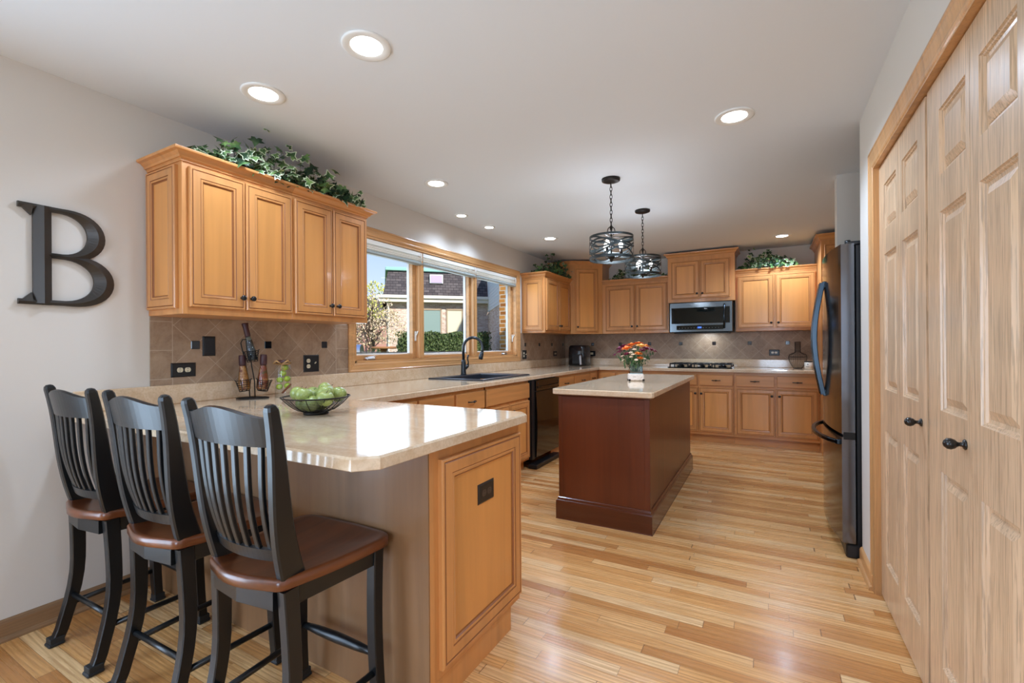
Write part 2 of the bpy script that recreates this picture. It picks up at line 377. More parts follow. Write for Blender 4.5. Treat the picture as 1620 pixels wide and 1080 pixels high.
# ------------------------------------------------------------------ mesh helpers
class MB:
    def __init__(s): s.v = []; s.f = []; s.m = []; s.sm = []
    def add(s, vs, fs, mi=0, smooth=False):
        o = len(s.v); s.v += [tuple(v) for v in vs]
        for f in fs:
            s.f.append(tuple(i + o for i in f)); s.m.append(mi); s.sm.append(smooth)
        return s
    def box(s, x0, x1, y0, y1, z0, z1, b=0.0, mi=0):
        if x0 > x1: x0, x1 = x1, x0
        if y0 > y1: y0, y1 = y1, y0
        if z0 > z1: z0, z1 = z1, z0
        if b <= 0:
            vs = [(x, y, z) for z in (z0, z1) for y in (y0, y1) for x in (x0, x1)]
            return s.add(vs, [(0, 2, 3, 1), (4, 5, 7, 6), (0, 1, 5, 4), (2, 6, 7, 3), (0, 4, 6, 2), (1, 3, 7, 5)], mi)
        b = min(b, (x1 - x0) * .45, (y1 - y0) * .45, (z1 - z0) * .45)
        lo, hi = (x0, y0, z0), (x1, y1, z1); vs = []; idx = {}
        for sx in (0, 1):
            for sy in (0, 1):
                for sz in (0, 1):
                    sg = (sx, sy, sz)
                    for ax in range(3):
                        p = [(hi[k] if sg[k] else lo[k]) if k == ax else ((hi[k] - b) if sg[k] else (lo[k] + b)) for k in range(3)]
                        idx[(sg, ax)] = len(vs); vs.append(tuple(p))
        fs = []
        for ax in range(3):
            a1, a2 = (ax + 1) % 3, (ax + 2) % 3
            for sd in (0, 1):
                q = []
                for u, w in ((0, 0), (1, 0), (1, 1), (0, 1)):
                    g = [0, 0, 0]; g[ax] = sd; g[a1] = u; g[a2] = w; q.append(idx[(tuple(g), ax)])
                fs.append(tuple(q if sd else q[::-1]))
        for ax in range(3):            # edges along ax
            a1, a2 = (ax + 1) % 3, (ax + 2) % 3
            for u in (0, 1):
                for w in (0, 1):
                    g0 = [0, 0, 0]; g0[a1] = u; g0[a2] = w; g1 = list(g0); g1[ax] = 1
                    q = [idx[(tuple(g0), a1)], idx[(tuple(g1), a1)], idx[(tuple(g1), a2)], idx[(tuple(g0), a2)]]
                    fs.append(tuple(q if (u == w) else q[::-1]))
        for sx in (0, 1):
            for sy in (0, 1):
                for sz in (0, 1):
                    g = (sx, sy, sz); q = [idx[(g, 0)], idx[(g, 1)], idx[(g, 2)]]
                    fs.append(tuple(q if (sx + sy + sz) % 2 else q[::-1]))
        return s.add(vs, fs, mi)
    def prism(s, poly, z0, z1, b=0.0, mi=0, plane='xy'):
        """poly counter-clockwise in its plane; extruded z0..z1 along the remaining axis"""
        def P(a, c, h):
            return {'xy': (a, c, h), 'yz': (h, a, c), 'xz': (a, h, c)}[plane]
        n = len(poly); rings = []
        lev = [(z0, 0), (z1, 0)] if b <= 0 else [(z0, b), (z0 + b, 0), (z1 - b, 0), (z1, b)]
        vs = []
        for h, ins in lev:
            pp = offset_poly(poly, -ins) if ins else poly
            rings.append([len(vs) + i for i in range(n)]); vs += [P(a, c, h) for a, c in pp]
        fs = [tuple(rings[0][::-1]), tuple(rings[-1])]
        for r0, r1 in zip(rings[:-1], rings[1:]):
            for i in range(n):
                j = (i + 1) % n; fs.append((r0[i], r0[j], r1[j], r1[i]))
        if plane == 'xz': fs = [f[::-1] for f in fs]
        return s.add(vs, fs, mi)
    def lathe(s, prof, c=(0, 0, 0), n=24, axis='z', mi=0, smooth=True, cap=True):
        """prof: list of (radius, height)"""
        vs = []; fs = []
        for r, h in prof:
            for k in range(n):
                a = 2 * PI * k / n; p = (r * math.cos(a), r * math.sin(a), h)
                if axis == 'x': p = (p[2], p[0], p[1])
                elif axis == '-x': p = (-p[2], -p[0], p[1])
                elif axis == 'y': p = (p[0], p[2], -p[1])
                elif axis == '-y': p = (p[0], -p[2], p[1])
                vs.append((p[0] + c[0], p[1] + c[1], p[2] + c[2]))
        for i in range(len(prof) - 1):
            for k in range(n):
                j = (k + 1) % n
                fs.append((i * n + k, i * n + j, (i + 1) * n + j, (i + 1) * n + k))
        if cap:
            fs.append(tuple(range(n - 1, -1, -1))); fs.append(tuple((len(prof) - 1) * n + k for k in range(n)))
        return s.add(vs, fs, mi, smooth)
    def tube(s, path, r=0.01, n=8, closed=False, mi=0, sx=1.0, up=None, smooth=True):
        """round (or flattened by sx) tube through path; r number or list"""
        P = [Vector(p) for p in path]; m = len(P)
        R = r if isinstance(r, (list, tuple)) else [r] * m
        T = []
        for i in range(m):
            a = P[(i - 1) % m] if (closed or i > 0) else P[i]; b = P[(i + 1) % m] if (closed or i < m - 1) else P[i]
            T.append((b - a).normalized())
        ref = Vector(up) if up else (Vector((0, 0, 1)) if abs(T[0].z) < 0.9 else Vector((1, 0, 0)))
        N = (ref - T[0] * ref.dot(T[0])).normalized(); vs = []
        for i in range(m):
            if i: N = (N - T[i] * N.dot(T[i])).normalized()
            if up:
                N2 = ref - T[i] * ref.dot(T[i])
                if N2.length > 1e-4: N = N2.normalized()
            B = T[i].cross(N)
            for k in range(n):
                a = 2 * PI * k / n
                vs.append(P[i] + N * (math.cos(a) * R[i]) + B * (math.sin(a) * R[i] * sx))
        fs = []
        for i in range(m if closed else m - 1):
            j = (i + 1) % m
            for k in range(n):
                l = (k + 1) % n; fs.append((i * n + k, i * n + l, j * n + l, j * n + k))
        if not closed:
            fs.append(tuple(range(n - 1, -1, -1))); fs.append(tuple((m - 1) * n + k for k in range(n)))
        return s.add(vs, fs, mi, smooth)
    def bar(s, path, hw, hd, up, mi=0, b=0.0):
        """rectangular bar along path; hw along side (T x up), hd along up; lists allowed"""
        P = [Vector(p) for p in path]; m = len(P)
        W = hw if isinstance(hw, (list, tuple)) else [hw] * m; Dp = hd if isinstance(hd, (list, tuple)) else [hd] * m
        vs = []; U0 = Vector(up)
        for i in range(m):
            a = P[max(i - 1, 0)]; c = P[min(i + 1, m - 1)]; T = (c - a).normalized()
            U = (U0 - T * U0.dot(T)).normalized(); S = T.cross(U)
            w, d = W[i], Dp[i]; q = min(b, w * .6, d * .6)
            if b > 0:
                pts = [(w, d - q), (w - q, d), (-w + q, d), (-w, d - q), (-w, -d + q), (-w + q, -d), (w - q, -d), (w, -d + q)]
            else: pts = [(w, d), (-w, d), (-w, -d), (w, -d)]
            vs += [P[i] + S * x + U * y for x, y in pts]
        n = 8 if b > 0 else 4; fs = []
        for i in range(m - 1):
            for k in range(n):
                l = (k + 1) % n; fs.append((i * n + k, i * n + l, (i + 1) * n + l, (i + 1) * n + k))
        fs.append(tuple(range(n - 1, -1, -1))); fs.append(tuple((m - 1) * n + k for k in range(n)))
        return s.add(vs, fs, mi)
    def sweep(s, path, prof, closed=False, mi=0, mis=None, capends=True):
        """path: horizontal (x,y) polyline; prof: (outward, z). outward = right-hand side of travel"""
        n = len(path); k = len(prof); vs = []
        for i in range(n):
            a = path[(i - 1) % n] if (closed or i > 0) else None; b = path[(i + 1) % n] if (closed or i < n - 1) else None
            p = path[i]; ns = []
            for q0, q1 in ((a, p), (p, b)):
                if q0 is None or q1 is None: continue
                d = Vector((q1[0] - q0[0], q1[1] - q0[1])).normalized(); ns.append(Vector((d.y, -d.x)))
            if len(ns) == 2:
                mm = (ns[0] + ns[1]); mm = mm / max(0.2, (1 + ns[0].dot(ns[1])))
            else: mm = ns[0]
            for o, z in prof: vs.append((p[0] + mm.x * o, p[1] + mm.y * o, z))
        for i in range(n if closed else n - 1):
            j = (i + 1) % n
            fs = []
            for q in range(k - 1): s_m = (mis[q] if mis else mi); fs.append(((i * k + q, j * k + q, j * k + q + 1, i * k + q + 1), s_m))
            o = 0
            if i == 0: base = len(s.v); s.v += [tuple(v) for v in vs]
            for f, mm_ in fs: s.f.append(tuple(base + x for x in f)); s.m.append(mm_); s.sm.append(False)
        if capends and not closed:
            s.f.append(tuple(base + x for x in range(k))); s.m.append(mi); s.sm.append(False)
            s.f.append(tuple(base + (n - 1) * k + x for x in range(k - 1, -1, -1))); s.m.append(mi); s.sm.append(False)
        return s
    def relief(s, O, U, V, N, w, h, prof, mis=None, back=True):
        """rectangular raised/recessed panel. O lower-left corner; prof = [(inset, height)...]; last ring is filled"""
        O, U, V, N = map(Vector, (O, U, V, N)); vs = []; base = len(s.v)
        for ins, ht in prof:
            for a, c in ((ins, ins), (w - ins, ins), (w - ins, h - ins), (ins, h - ins)):
                vs.append(O + U * a + V * c + N * ht)
        s.v += [tuple(v) for v in vs]
        for i in range(len(prof) - 1):
            for k in range(4):
                l = (k + 1) % 4
                s.f.append((base + i * 4 + k, base + i * 4 + l, base + (i + 1) * 4 + l, base + (i + 1) * 4 + k)); s.m.append(mis[i] if mis else 0); s.sm.append(False)
        q = (len(prof) - 1) * 4
        s.f.append((base + q, base + q + 1, base + q + 2, base + q + 3)); s.m.append(2 if mis else 0); s.sm.append(False)
        if back: s.f.append((base + 3, base + 2, base + 1, base)); s.m.append(0); s.sm.append(False)
        return s
    def sphere(s, c, r, n=16, m=10, mi=0, sq=(1, 1, 1)):
        vs = []; fs = []
        vs.append((c[0], c[1], c[2] - r * sq[2]))
        for i in range(1, m):
            t = -PI / 2 + PI * i / m
            for k in range(n):
                a = 2 * PI * k / n
                vs.append((c[0] + r * sq[0] * math.cos(t) * math.cos(a), c[1] + r * sq[1] * math.cos(t) * math.sin(a), c[2] + r * sq[2] * math.sin(t)))
        vs.append((c[0], c[1], c[2] + r * sq[2])); L = len(vs) - 1
        for k in range(n):
            j = (k + 1) % n; fs.append((0, 1 + j, 1 + k)); fs.append((L, L - n + k, L - n + j))
        for i in range(m - 2):
            for k in range(n):
                j = (k + 1) % n; fs.append((1 + i * n + k, 1 + i * n + j, 1 + (i + 1) * n + j, 1 + (i + 1) * n + k))
        return s.add(vs, fs, mi, True)
    def xform(s, M):
        s.v = [tuple(M @ Vector(v)) for v in s.v]; return s

def offset_poly(poly, d):
    """offset a CCW polygon outward by d"""
    n = len(poly); out = []
    for i in range(n):
        a, p, b = poly[i - 1], poly[i], poly[(i + 1) % n]
        d1 = Vector((p[0] - a[0], p[1] - a[1])).normalized(); d2 = Vector((b[0] - p[0], b[1] - p[1])).normalized()
        n1 = Vector((d1.y, -d1.x)); n2 = Vector((d2.y, -d2.x))
        m = (n1 + n2) / max(0.25, 1 + n1.dot(n2)); out.append((p[0] + m.x * d, p[1] + m.y * d))
    return out

def mkmesh(name, mb, mats, off=(0, 0, 0)):
    me = bpy.data.meshes.new(name)
    me.from_pydata([(v[0] - off[0], v[1] - off[1], v[2] - off[2]) for v in mb.v], [], mb.f)
    if not isinstance(mats, (list, tuple)): mats = [mats]
    for m in mats: me.materials.append(m)
    me.polygons.foreach_set('material_index', mb.m)
    me.polygons.foreach_set('use_smooth', mb.sm)
    me.update()
    return me

def root_loc(o):
    l = Vector((0, 0, 0))
    while o is not None: l += o.location; o = o.parent
    return l

def thing(name, label, cat, loc=(0, 0, 0), group=None):
    o = bpy.data.objects.new(name, None); COL.objects.link(o); o.location = loc
    o.empty_display_size = 0.05
    o['label'] = label; o['category'] = cat
    if group: o['group'] = group
    return o

def part(name, mb, mats, parent, label=None, kind=None):
    """mesh part given in world coordinates (parents are never rotated while building)"""
    o = bpy.data.objects.new(name, mkmesh(name, mb, mats, root_loc(parent))); COL.objects.link(o); o.parent = parent
    if label: o['label'] = label
    if kind: o['kind'] = kind
    return o

def solo(name, mb, mats, label, cat, group=None, kind=None):
    """a thing made of one mesh"""
    xs, ys, zs = zip(*mb.v); c = ((min(xs) + max(xs)) / 2, (min(ys) + max(ys)) / 2, min(zs))
    o = bpy.data.objects.new(name, mkmesh(name, mb, mats, c)); COL.objects.link(o); o.location = c
    o['label'] = label; o['category'] = cat
    if group: o['group'] = group
    if kind: o['kind'] = kind
    return o

def struct(name, mb, mats, label=None, cat=None, parent=None):
    o = bpy.data.objects.new(name, mkmesh(name, mb, mats, root_loc(parent) if parent else (0, 0, 0))); COL.objects.link(o)
    if parent: o.parent = parent
    else: o['kind'] = 'structure'
    if label: o['label'] = label
    if cat: o['category'] = cat
    return o

def dup(root, loc=None, rz=None, label=None, parent=None):
    r = root.copy(); COL.objects.link(r)
    if parent is not None: r.parent = parent
    if loc is not None: r.location = loc
    if rz is not None: r.rotation_euler = (0, 0, rz)
    if label: r['label'] = label
    for ch in list(root.children): dup(ch, parent=r)
    return r

# ------------------------------------------------------------------ room dimensions (metres; camera over the origin)
XL, YB, ZC = -2.787, 6.768, 2.437       # left wall, back wall, ceiling
XP, YPE = 0.455, 3.17                   # pantry wall face and its far end
WY0, WY1, WZ0, WZ1 = 2.525, 5.165, 1.085, 2.10   # window opening

fl = MB(); fl.box(-2.95, 4.2, -4.2, 6.95, -0.1, 0.0)
struct('floor', fl, M_floor, 'honey oak strip floor running across the kitchen', 'floor')
ce = MB(); ce.box(-2.95, 4.2, -4.2, 6.95, ZC, ZC + 0.15)
struct('ceiling', ce, M_ceil, 'flat white ceiling with recessed lights', 'ceiling')
w = MB()
w.box(XL - 0.15, XL, -4.2, -2.2, 0, ZC); w.box(XL - 0.15, XL, -.02, WY0, 0, ZC); w.box(XL - 0.15, XL, -2.2, -.02, 2.1, ZC); w.box(XL - 0.15, XL, WY1, YB + .15, 0, ZC)
w.box(XL - 0.15, XL, WY0, WY1, 0, WZ0); w.box(XL - 0.15, XL, WY0, WY1, WZ1, ZC)
struct('wall_left', w, M_wall, 'pale greige wall carrying the window and the letter', 'wall')
w = MB(); w.box(XL, 1.5, YB, YB + 0.15, 0, ZC)
struct('wall_back', w, M_wall, 'greige wall behind the cooktop cabinets', 'wall')
DY0, DY1, DZ = 1.285, 2.795, 2.058      # pantry door opening
w = MB()
w.box(XP, XP + .12, -0.6, DY0, 0, ZC); w.box(XP, XP + .12, DY1, YPE, 0, ZC); w.box(XP, XP + .12, DY0, DY1, DZ, ZC)
w.box(XP + .12, 1.35, YPE - .12, YPE, 0, ZC)
struct('wall_right', w, M_wall, 'pale wall around the pantry doors', 'wall')
w = MB(); w.box(0.45, 1.4, 4.085, 4.205, 0, ZC)
struct('wall_fridge_side', w, M_wall, 'short grey wall stub beyond the refrigerator', 'wall')
w = MB(); w.box(1.3, 1.45, YPE - .12, YB + .15, 0, ZC); w.box(1.2, 1.35, -0.6, YPE, 0, ZC)
struct('wall_alcove', w, M_wall)
w = MB(); w.box(XP, 4.2, -0.75, -0.6, 0, ZC)
struct('wall_divider', w, M_wall)
w = MB()
for a, b in ((-2.95, -.25), (1.35, 4.2)): w.box(a, b, -4.2, -4.05, 0, ZC)
for a, b in ((-.25, 1.35),): w.box(a, b, -4.2, -4.05, 0, .35); w.box(a, b, -4.2, -4.05, 2.3, ZC)
w.box(4.05, 4.2, -4.05, -0.6, 0, ZC)
struct('wall_rear', w, M_wall)

# unseen patio door added in the letter wall, opening for the fill lamp
b = MB()
for a, c in ((-2.2, -2.14), (-1.14, -1.08), (-.08, -.02)): b.box(XL - .13, XL - .075, a, c, 0, 2.1, .004)
for a, c in ((0, .07), (2.03, 2.1)): b.box(XL - .13, XL - .075, -2.2, -.02, a, c, .004)
pd = struct('added_patio_door', b, M_trimwhite, 'white framed sliding patio door, unseen, added behind the viewer for fill light', 'door')
b = MB(); b.add([(XL - .10, -2.16, .05), (XL - .10, -.06, .05), (XL - .10, -.06, 2.05), (XL - .10, -2.16, 2.05)], [(0, 1, 2, 3)]); struct('pane', b, M_pane, parent=pd)

# baseboards
def baseboard(name, x0, x1, y0, y1, side, label):
    b = MB()
    prof = [(0, 0), (0.026, 0), (0.026, 0.008), (0.022, 0.016), (0.013, 0.02), (0.013, 0.072), (0.009, 0.082), (0.004, 0.086), (0, 0.088)]
    path = [(x0, y0), (x1, y1)]
    b.sweep(path, [(o, z) for o, z in prof]); struct(name, b, M_base_y if side == 'l' else M_oak_y, label, 'baseboard')
baseboard('baseboard_left', XL, XL, -.02, 1.18, 'l', 'brown oak baseboard below the letter wall')
# right-hand side of travel must face the room: travel +y has its right at +x, travel -y has it at -x
baseboard('baseboard_right', XP, XP, YPE, 2.825, 'r', 'light oak baseboard between refrigerator and pantry casing')

# ------------------------------------------------------------------ window
wr = thing('window_1', 'wide three-unit oak framed window above the sink', 'window', (XL, (WY0 + WY1) / 2, WZ0)); wr['kind'] = 'structure'
XI = XL
def casing_ring(y0, y1, z0, z1, wd, x, sgn=1):
    """picture-frame casing on the left wall, inner rectangle y0..y1,z0..z1, width wd, facing +x"""
    b = MB()
    prof = [(wd, 0.0), (wd, 0.018), (wd - 0.010, 0.020), (wd - 0.016, 0.016), (wd - 0.034, 0.013), (0.022, 0.011), (0.016, 0.013), (0.004, 0.010), (0.0, 0.004), (0, 0.0)]
    for i in range(len(prof) - 1):
        (a0, h0), (a1, h1) = prof[i], prof[i + 1]
        for k in range(4):
            def c(q, a):
                return [(y0 - a, z0 - a), (y1 + a, z0 - a), (y1 + a, z1 + a), (y0 - a, z1 + a)][q % 4]
            A, B, C, D = c(k, a0), c(k + 1, a0), c(k + 1, a1), c(k, a1)
            b.add([(x + h0, *A), (x + h0, *B), (x + h1, *C), (x + h1, *D)], [(0, 1, 2, 3)])
    return b
part('casing', casing_ring(WY0, WY1, WZ0, WZ1, 0.068, XL), M_oak_y, wr)
j = MB()      # jambs lining the opening
j.box(XL - .15, XL + .002, WY0 - .001, WY0 + .018, WZ0, WZ1); j.box(XL - .15, XL + .002, WY1 - .018, WY1 + .001, WZ0, WZ1)
j.box(XL - .15, XL + .002, WY0, WY1, WZ0 - .001, WZ0 + .018); j.box(XL - .15, XL + .002, WY0, WY1, WZ1 - .018, WZ1 + .001)
part('jamb', j, M_oak_y, wr)
MU = (3.335, 4.235)
for ym in MU:
    b = MB(); b.box(XL - .10, XL - .012, ym - .034, ym + .034, WZ0 + .018, WZ1 - .018, .003)
    b.box(XL - .02, XL - .006, ym - .022, ym + .022, WZ0 + .018, WZ1 - .018, .004)
    part('mullion', b, M_oak, wr)
    b = MB(); b.box(XL - .15, XL - .10, ym - .034, ym + .034, WZ0 + .018, WZ1 - .018)
    part('exterior_mullion', b, M_grayvinyl, wr, 'grey outer mullion')
units = [(WY0 + .018, MU[0] - .034), (MU[0] + .034, MU[1] - .034), (MU[1] + .034, WY1 - .018)]
for i, (a, b_) in enumerate(units):
    sx0, sx1 = XL - .095, XL - .055
    s_ = MB(); sw = .042 if i != 1 else .028
    za, zb = WZ0 + .018, WZ1 - .018
    s_.box(sx0, sx1, a, a + sw, za, zb, .003); s_.box(sx0, sx1, b_ - sw, b_, za, zb, .003)
    s_.box(sx0, sx1, a + sw, b_ - sw, za, za + sw, .003); s_.box(sx0, sx1, a + sw, b_ - sw, zb - sw, zb, .003)
    sash = part('sash', s_, M_oak_y, wr)
    e = MB(); ew = .016 if i == 1 else .022     # vinyl glazing rim / screen frame outside the wood
    x0, x1 = XL - .125, XL - .096
    e.box(x0, x1, a + .004, a + .02 + ew, za, zb, .002); e.box(x0, x1, b_ - .02 - ew, b_ - .004, za, zb, .002)
    e.box(x0, x1, a + .01, b_ - .01, za, za + .03 + ew, .002); e.box(x0, x1, a + .01, b_ - .01, zb - .03 - ew, zb, .002)
    part('glazing_rim', e, M_trimwhite, sash, 'white glazing rim')
    g = MB(); xg = XL - .105
    g.add([(xg, a + sw - .004, za + sw - .004), (xg, b_ - sw + .004, za + sw - .004), (xg, b_ - sw + .004, zb - sw + .004), (xg, a + sw - .004, zb - sw + .004)], [(0, 1, 2, 3)])
    part('pane', g, M_pane, sash)
    if i != 1:
        yc = (a + .17) if i == 0 else (b_ - .24)
        c = MB(); c.box(XL - .055, XL - .012, yc - .045, yc + .045, za, za + .022, .006)
        c.bar([(XL - .03, yc - .03, za + .024), (XL - .025, yc + .05, za + .03)], .006, .004, (0, 0, 1), b=.002)
        part('crank_handle', c, M_silver, wr, 'silver crank handle')
    yl = (b_ - .012) if i == 0 else (a + .012 if i == 1 else b_ - .012)
    c = MB(); c.box(XL - .054, XL - .042, yl - .01, yl + .01, za + .16, za + .25, .003); c.bar([(XL - .045, yl, za + .2), (XL - .02, yl, za + .25)], .006, .004, (0, 1, 0), b=.002)
    part('sash_lock', c, M_white, wr, 'white sash lock')

for i, (lab, a, b_) in enumerate((('raised cream pleated shade over the left window unit, nearest the near cabinet', WY0 + .02, MU[0] - .005),
                                  ('raised cream pleated shade over the middle window unit', MU[0] + .005, MU[1] - .005),
                                  ('raised cream pleated shade over the right window unit, beside the far cabinet', MU[1] + .005, WY1 - .02))):
    t = thing('window_shade', lab, 'window shade', (XL - .02, (a + b_) / 2, WZ1 - .02), 'pleated shades in the sink window')
    x0, x1 = XL - .046, XL + .008
    b = MB(); b.box(x0, x1 - .014, a, b_, WZ1 - .060, WZ1 - .019, .004); part('headrail', b, M_white, t)
    b = MB()
    for k in range(6): b.box(x0 + .002, x1 - .004 - (k % 2) * .004, a + .004, b_ - .004, WZ1 - .074 - k * .0065, WZ1 - .0680 - k * .0065, .002)
    part('pleat_stack', b, M_shade, t)
    b = MB(); b.box(x0, x1 + .004, a + .002, b_ - .002, WZ1 - .142, WZ1 - .110, .010); part('bottom_rail', b, M_grayrail, t)
    b = MB(); b.tube([(x1 + .003, b_ - .03, WZ1 - .03), (x1 + .008, b_ - .03, WZ1 - .075), (x1 + .004, b_ - .026, WZ1 - .12)], .004, 6)
    b.tube([(x1 + .003, b_ - .015, WZ1 - .03), (x1 + .006, b_ - .015, WZ1 - .10)], .003, 6); part('lift_cord', b, M_white, t)

# ------------------------------------------------------------------ tiled backsplash
def splash(name, axis, u0, u1, fixed, mt, inserts, label, z1=1.377):
    b = MB(); d = .008
    if axis == 'y': b.box(XL, XL + d, u0, u1, 1.012, z1)
    else: b.box(u0, u1, YB - d, YB, 1.012, z1)
    for u in inserts:
        h = .023
        if axis == 'y': b.box(XL + d - .002, XL + d + .004, u - h, u + h, 1.228 - h, 1.228 + h, .003, 1)
        else: b.box(u - h, u + h, YB - d - .004, YB - d + .002, 1.228 - h, 1.228 + h, .003, 1)
    struct(name, b, [mt, M_insert], label, 'backsplash')
M_insert = mat('glossy_black_accent_tile', (0.008, 0.010, 0.014), 0.07, coat=0.5)
splash('trim_1', 'y', 1.175, 2.457, XL, M_tile_left, [1.389, 1.8153, 2.2416], 'diagonal brown tile backsplash under the near wall cabinet')
splash('trim_2', 'y', 5.236, YB, XL, M_tile_far, [5.384, 5.810, 6.237, 6.663], 'diagonal brown tile backsplash right of the window')
splash('trim_3', 'x', XL + .008, 0.516, YB, M_tile_back, [-2.3303 + .4263 * k for k in range(7)], 'diagonal brown tile backsplash behind the cooktop')

# ------------------------------------------------------------------ cabinet kit
# glazed door profile: outer bead, frame, inner molding, flat centre panel
DPROF = [(0, 0), (0, .015), (.004, .0195), (.010, .0195), (.0125, .0165), (.0155, .0195), (.047, .0205), (.050, .0175), (.053, .0195), (.060, .0185), (.0625, .013), (.067, .0105)]
DMI = [0, 0, 0, 1, 1, 0, 1, 0, 0, 1, 1]
DRPROF = [(0, 0), (0, .014), (.005, .019), (.009, .019)]
KN = [(.007, 0), (.007, .002), (.005, .004), (.0045, .012), (.009, .016), (.0135, .020), (.0145, .025), (.012, .030), (.006, .0325)]
class Face:
    """a vertical plane: u runs to the right as seen from outside, n points out"""
    def __init__(s, org, u, n): s.o = Vector(org); s.u = Vector(u); s.n = Vector(n)
    def p(s, u, z, d=0): v = s.o + s.u * u + s.n * d; return (v.x, v.y, z)
def knob(face, u, z, d, parent, label=None):
    b = MB(); b.lathe(KN, n=14)
    n = face.n; q = n.to_track_quat('Z', 'Y').to_matrix().to_4x4(); q.translation = Vector(face.p(u, z, d)); b.xform(q)
    return part('knob', b, M_knob, parent, label)
def pull(face, u, z, d, parent):
    b = MB(); h = .044
    b.tube([face.p(u - h, z, d), face.p(u - h, z, d + .018), face.p(u - h + .012, z, d + .026), face.p(u, z, d + .029), face.p(u + h - .012, z, d + .026), face.p(u + h, z, d + .018), face.p(u + h, z, d)], [.006, .0045, .0045, .0055, .0045, .0045, .006], 8)
    b.tube([face.p(u - .012, z, d + .0285), face.p(u, z, d + .029), face.p(u + .012, z, d + .0285)], [.006, .009, .006], 8)
    return part('handle', b, M_knob, parent)
def door(face, u0, u1, z0, z1, parent, kn=None, kz=None, d=.001, m=None):
    b = MB(); b.relief(face.p(u0, z0, d), face.u, (0, 0, 1), face.n, u1 - u0, z1 - z0, DPROF, DMI)
    dd = part('door', b, [m or M_maple, M_glaze, M_panel], parent)
    if kn is not None: knob(face, kn, kz, d + .019, dd)
    return dd
def drawer(face, u0, u1, z0, z1, parent, hd=True, m=None):
    b = MB(); b.relief(face.p(u0, z0, .001), face.u, (0, 0, 1), face.n, u1 - u0, z1 - z0, DRPROF)
    dd = part('drawer', b, [m or M_maple_y], parent)
    if hd: pull(face, (u0 + u1) / 2, (z0 + z1) / 2, .019, dd)
    return dd
CROWN = [(0, 0), (.006, 0), (.006, .008), (.010, .012), (.016, .014), (.020, .024), (.034, .036), (.048, .040), (.050, .047), (0.050, .052), (0, .052)]
def crown(path, z, parent, h=.052, out=.050, m=None, name='crown_molding'):
    b = MB(); b.sweep(path, [(o * out / .05, z + q * h / .052) for o, q in CROWN]); return part(name, b, m or M_maple_y, parent)

# ---- near wall cabinets (left wall, face looks +x; u runs toward -y as seen from outside => use u along +y mirrored)
FX = lambda x: Face((x, 0, 0), (0, 1, 0), (1, 0, 0))      # u = y
FY = lambda y: Face((0, y, 0), (1, 0, 0), (0, -1, 0))     # u = x  (faces the camera)
# relief() with u=+y, v=+z, n=+x keeps outward winding; with u=+x, n=-y as well
XU = XL + .33
def upper_left(y0, y1, doors, z0, zt, label, left_end, right_end, knobs, zc):
    t = thing('wall_cabinet', label, 'cabinet', (XL, (y0 + y1) / 2, z0), None)
    b = MB(); b.box(XL + .001, XU, y0, y1, z0, zt, .0015); part('cabinet_body', b, M_maple, t)
    for (a, c), k in zip(doors, knobs): door(FX(XU), a, c, z0 + .035, zt - .025, t, k, z0 + .097)
    path = []
    if left_end: path += [(XL + .001, y0)]
    path += [(XU, y0), (XU, y1)]
    if right_end: path += [(XL + .001, y1)]
    return t, path
tA, pA = upper_left(1.172, 1.757, [(1.198, 1.468), (1.475, 1.749)], 1.377, 2.118, 'near wall cabinet with two doors at the letter end, ivy above', True, False, (1.445, 1.498), 0)
crown(pA, 2.113, tA)
b = MB(); b.relief((XL + .020, 1.172, 1.405), (1, 0, 0), (0, 0, 1), (0, -1, 0), .275, .695, DPROF, DMI); part('end_panel', b, [M_maple, M_glaze, M_panel], tA)
tB, pB = upper_left(1.7575, 2.344, [(1.768, 2.037), (2.044, 2.315)], 1.377, 2.118, 'near wall cabinet with two doors beside the window', False, True, (2.013, 2.068), 0)
crown(pB, 2.113, tB)
# ---- far wall cabinet on the left wall
tC, pC = upper_left(5.305, 6.154, [(5.335, 5.73), (5.737, 6.13)], 1.377, 2.095, 'far wall cabinet on the window wall, glossy panelled end beside the window', True, False, (5.705, 5.762), 0)
crown(pC, 2.09, tC, .058)
b = MB(); b.relief((XL + .022, 5.305, 1.405), (1, 0, 0), (0, 0, 1), (0, -1, 0), .282, .665, DPROF, DMI); part('end_panel', b, [M_maple, M_glaze, M_panel], tC)
# ---- tall corner cabinet with an angled face
tD = thing('corner_wall_cabinet', 'tall angled corner wall cabinet with a single door', 'cabinet', (XL + .3, YB - .3, 1.377))
A_, B_ = Vector((XU, 6.158)), Vector((-2.07, 6.440)); dv = (B_ - A_).normalized(); L_ = (B_ - A_).length; nn = Vector((dv.y, -dv.x))
b = MB(); b.prism([(XL + .001, 6.158), (XU, 6.158), (-2.07, 6.44), (-2.07, YB - .001), (XL + .001, YB - .001)], 1.377, 2.37, .001); part('cabinet_body', b, M_maple, tD)
FD = Face((A_.x, A_.y, 0), (dv.x, dv.y, 0), (nn.x, nn.y, 0))
door(FD, .075, L_ - .065, 1.405, 2.31, tD, .105, 1.475)
crown([(XL + .001, 6.158), (XU, 6.158), (-2.07, 6.44), (-2.07, YB - .001)], 2.362, tD, .05, .045)
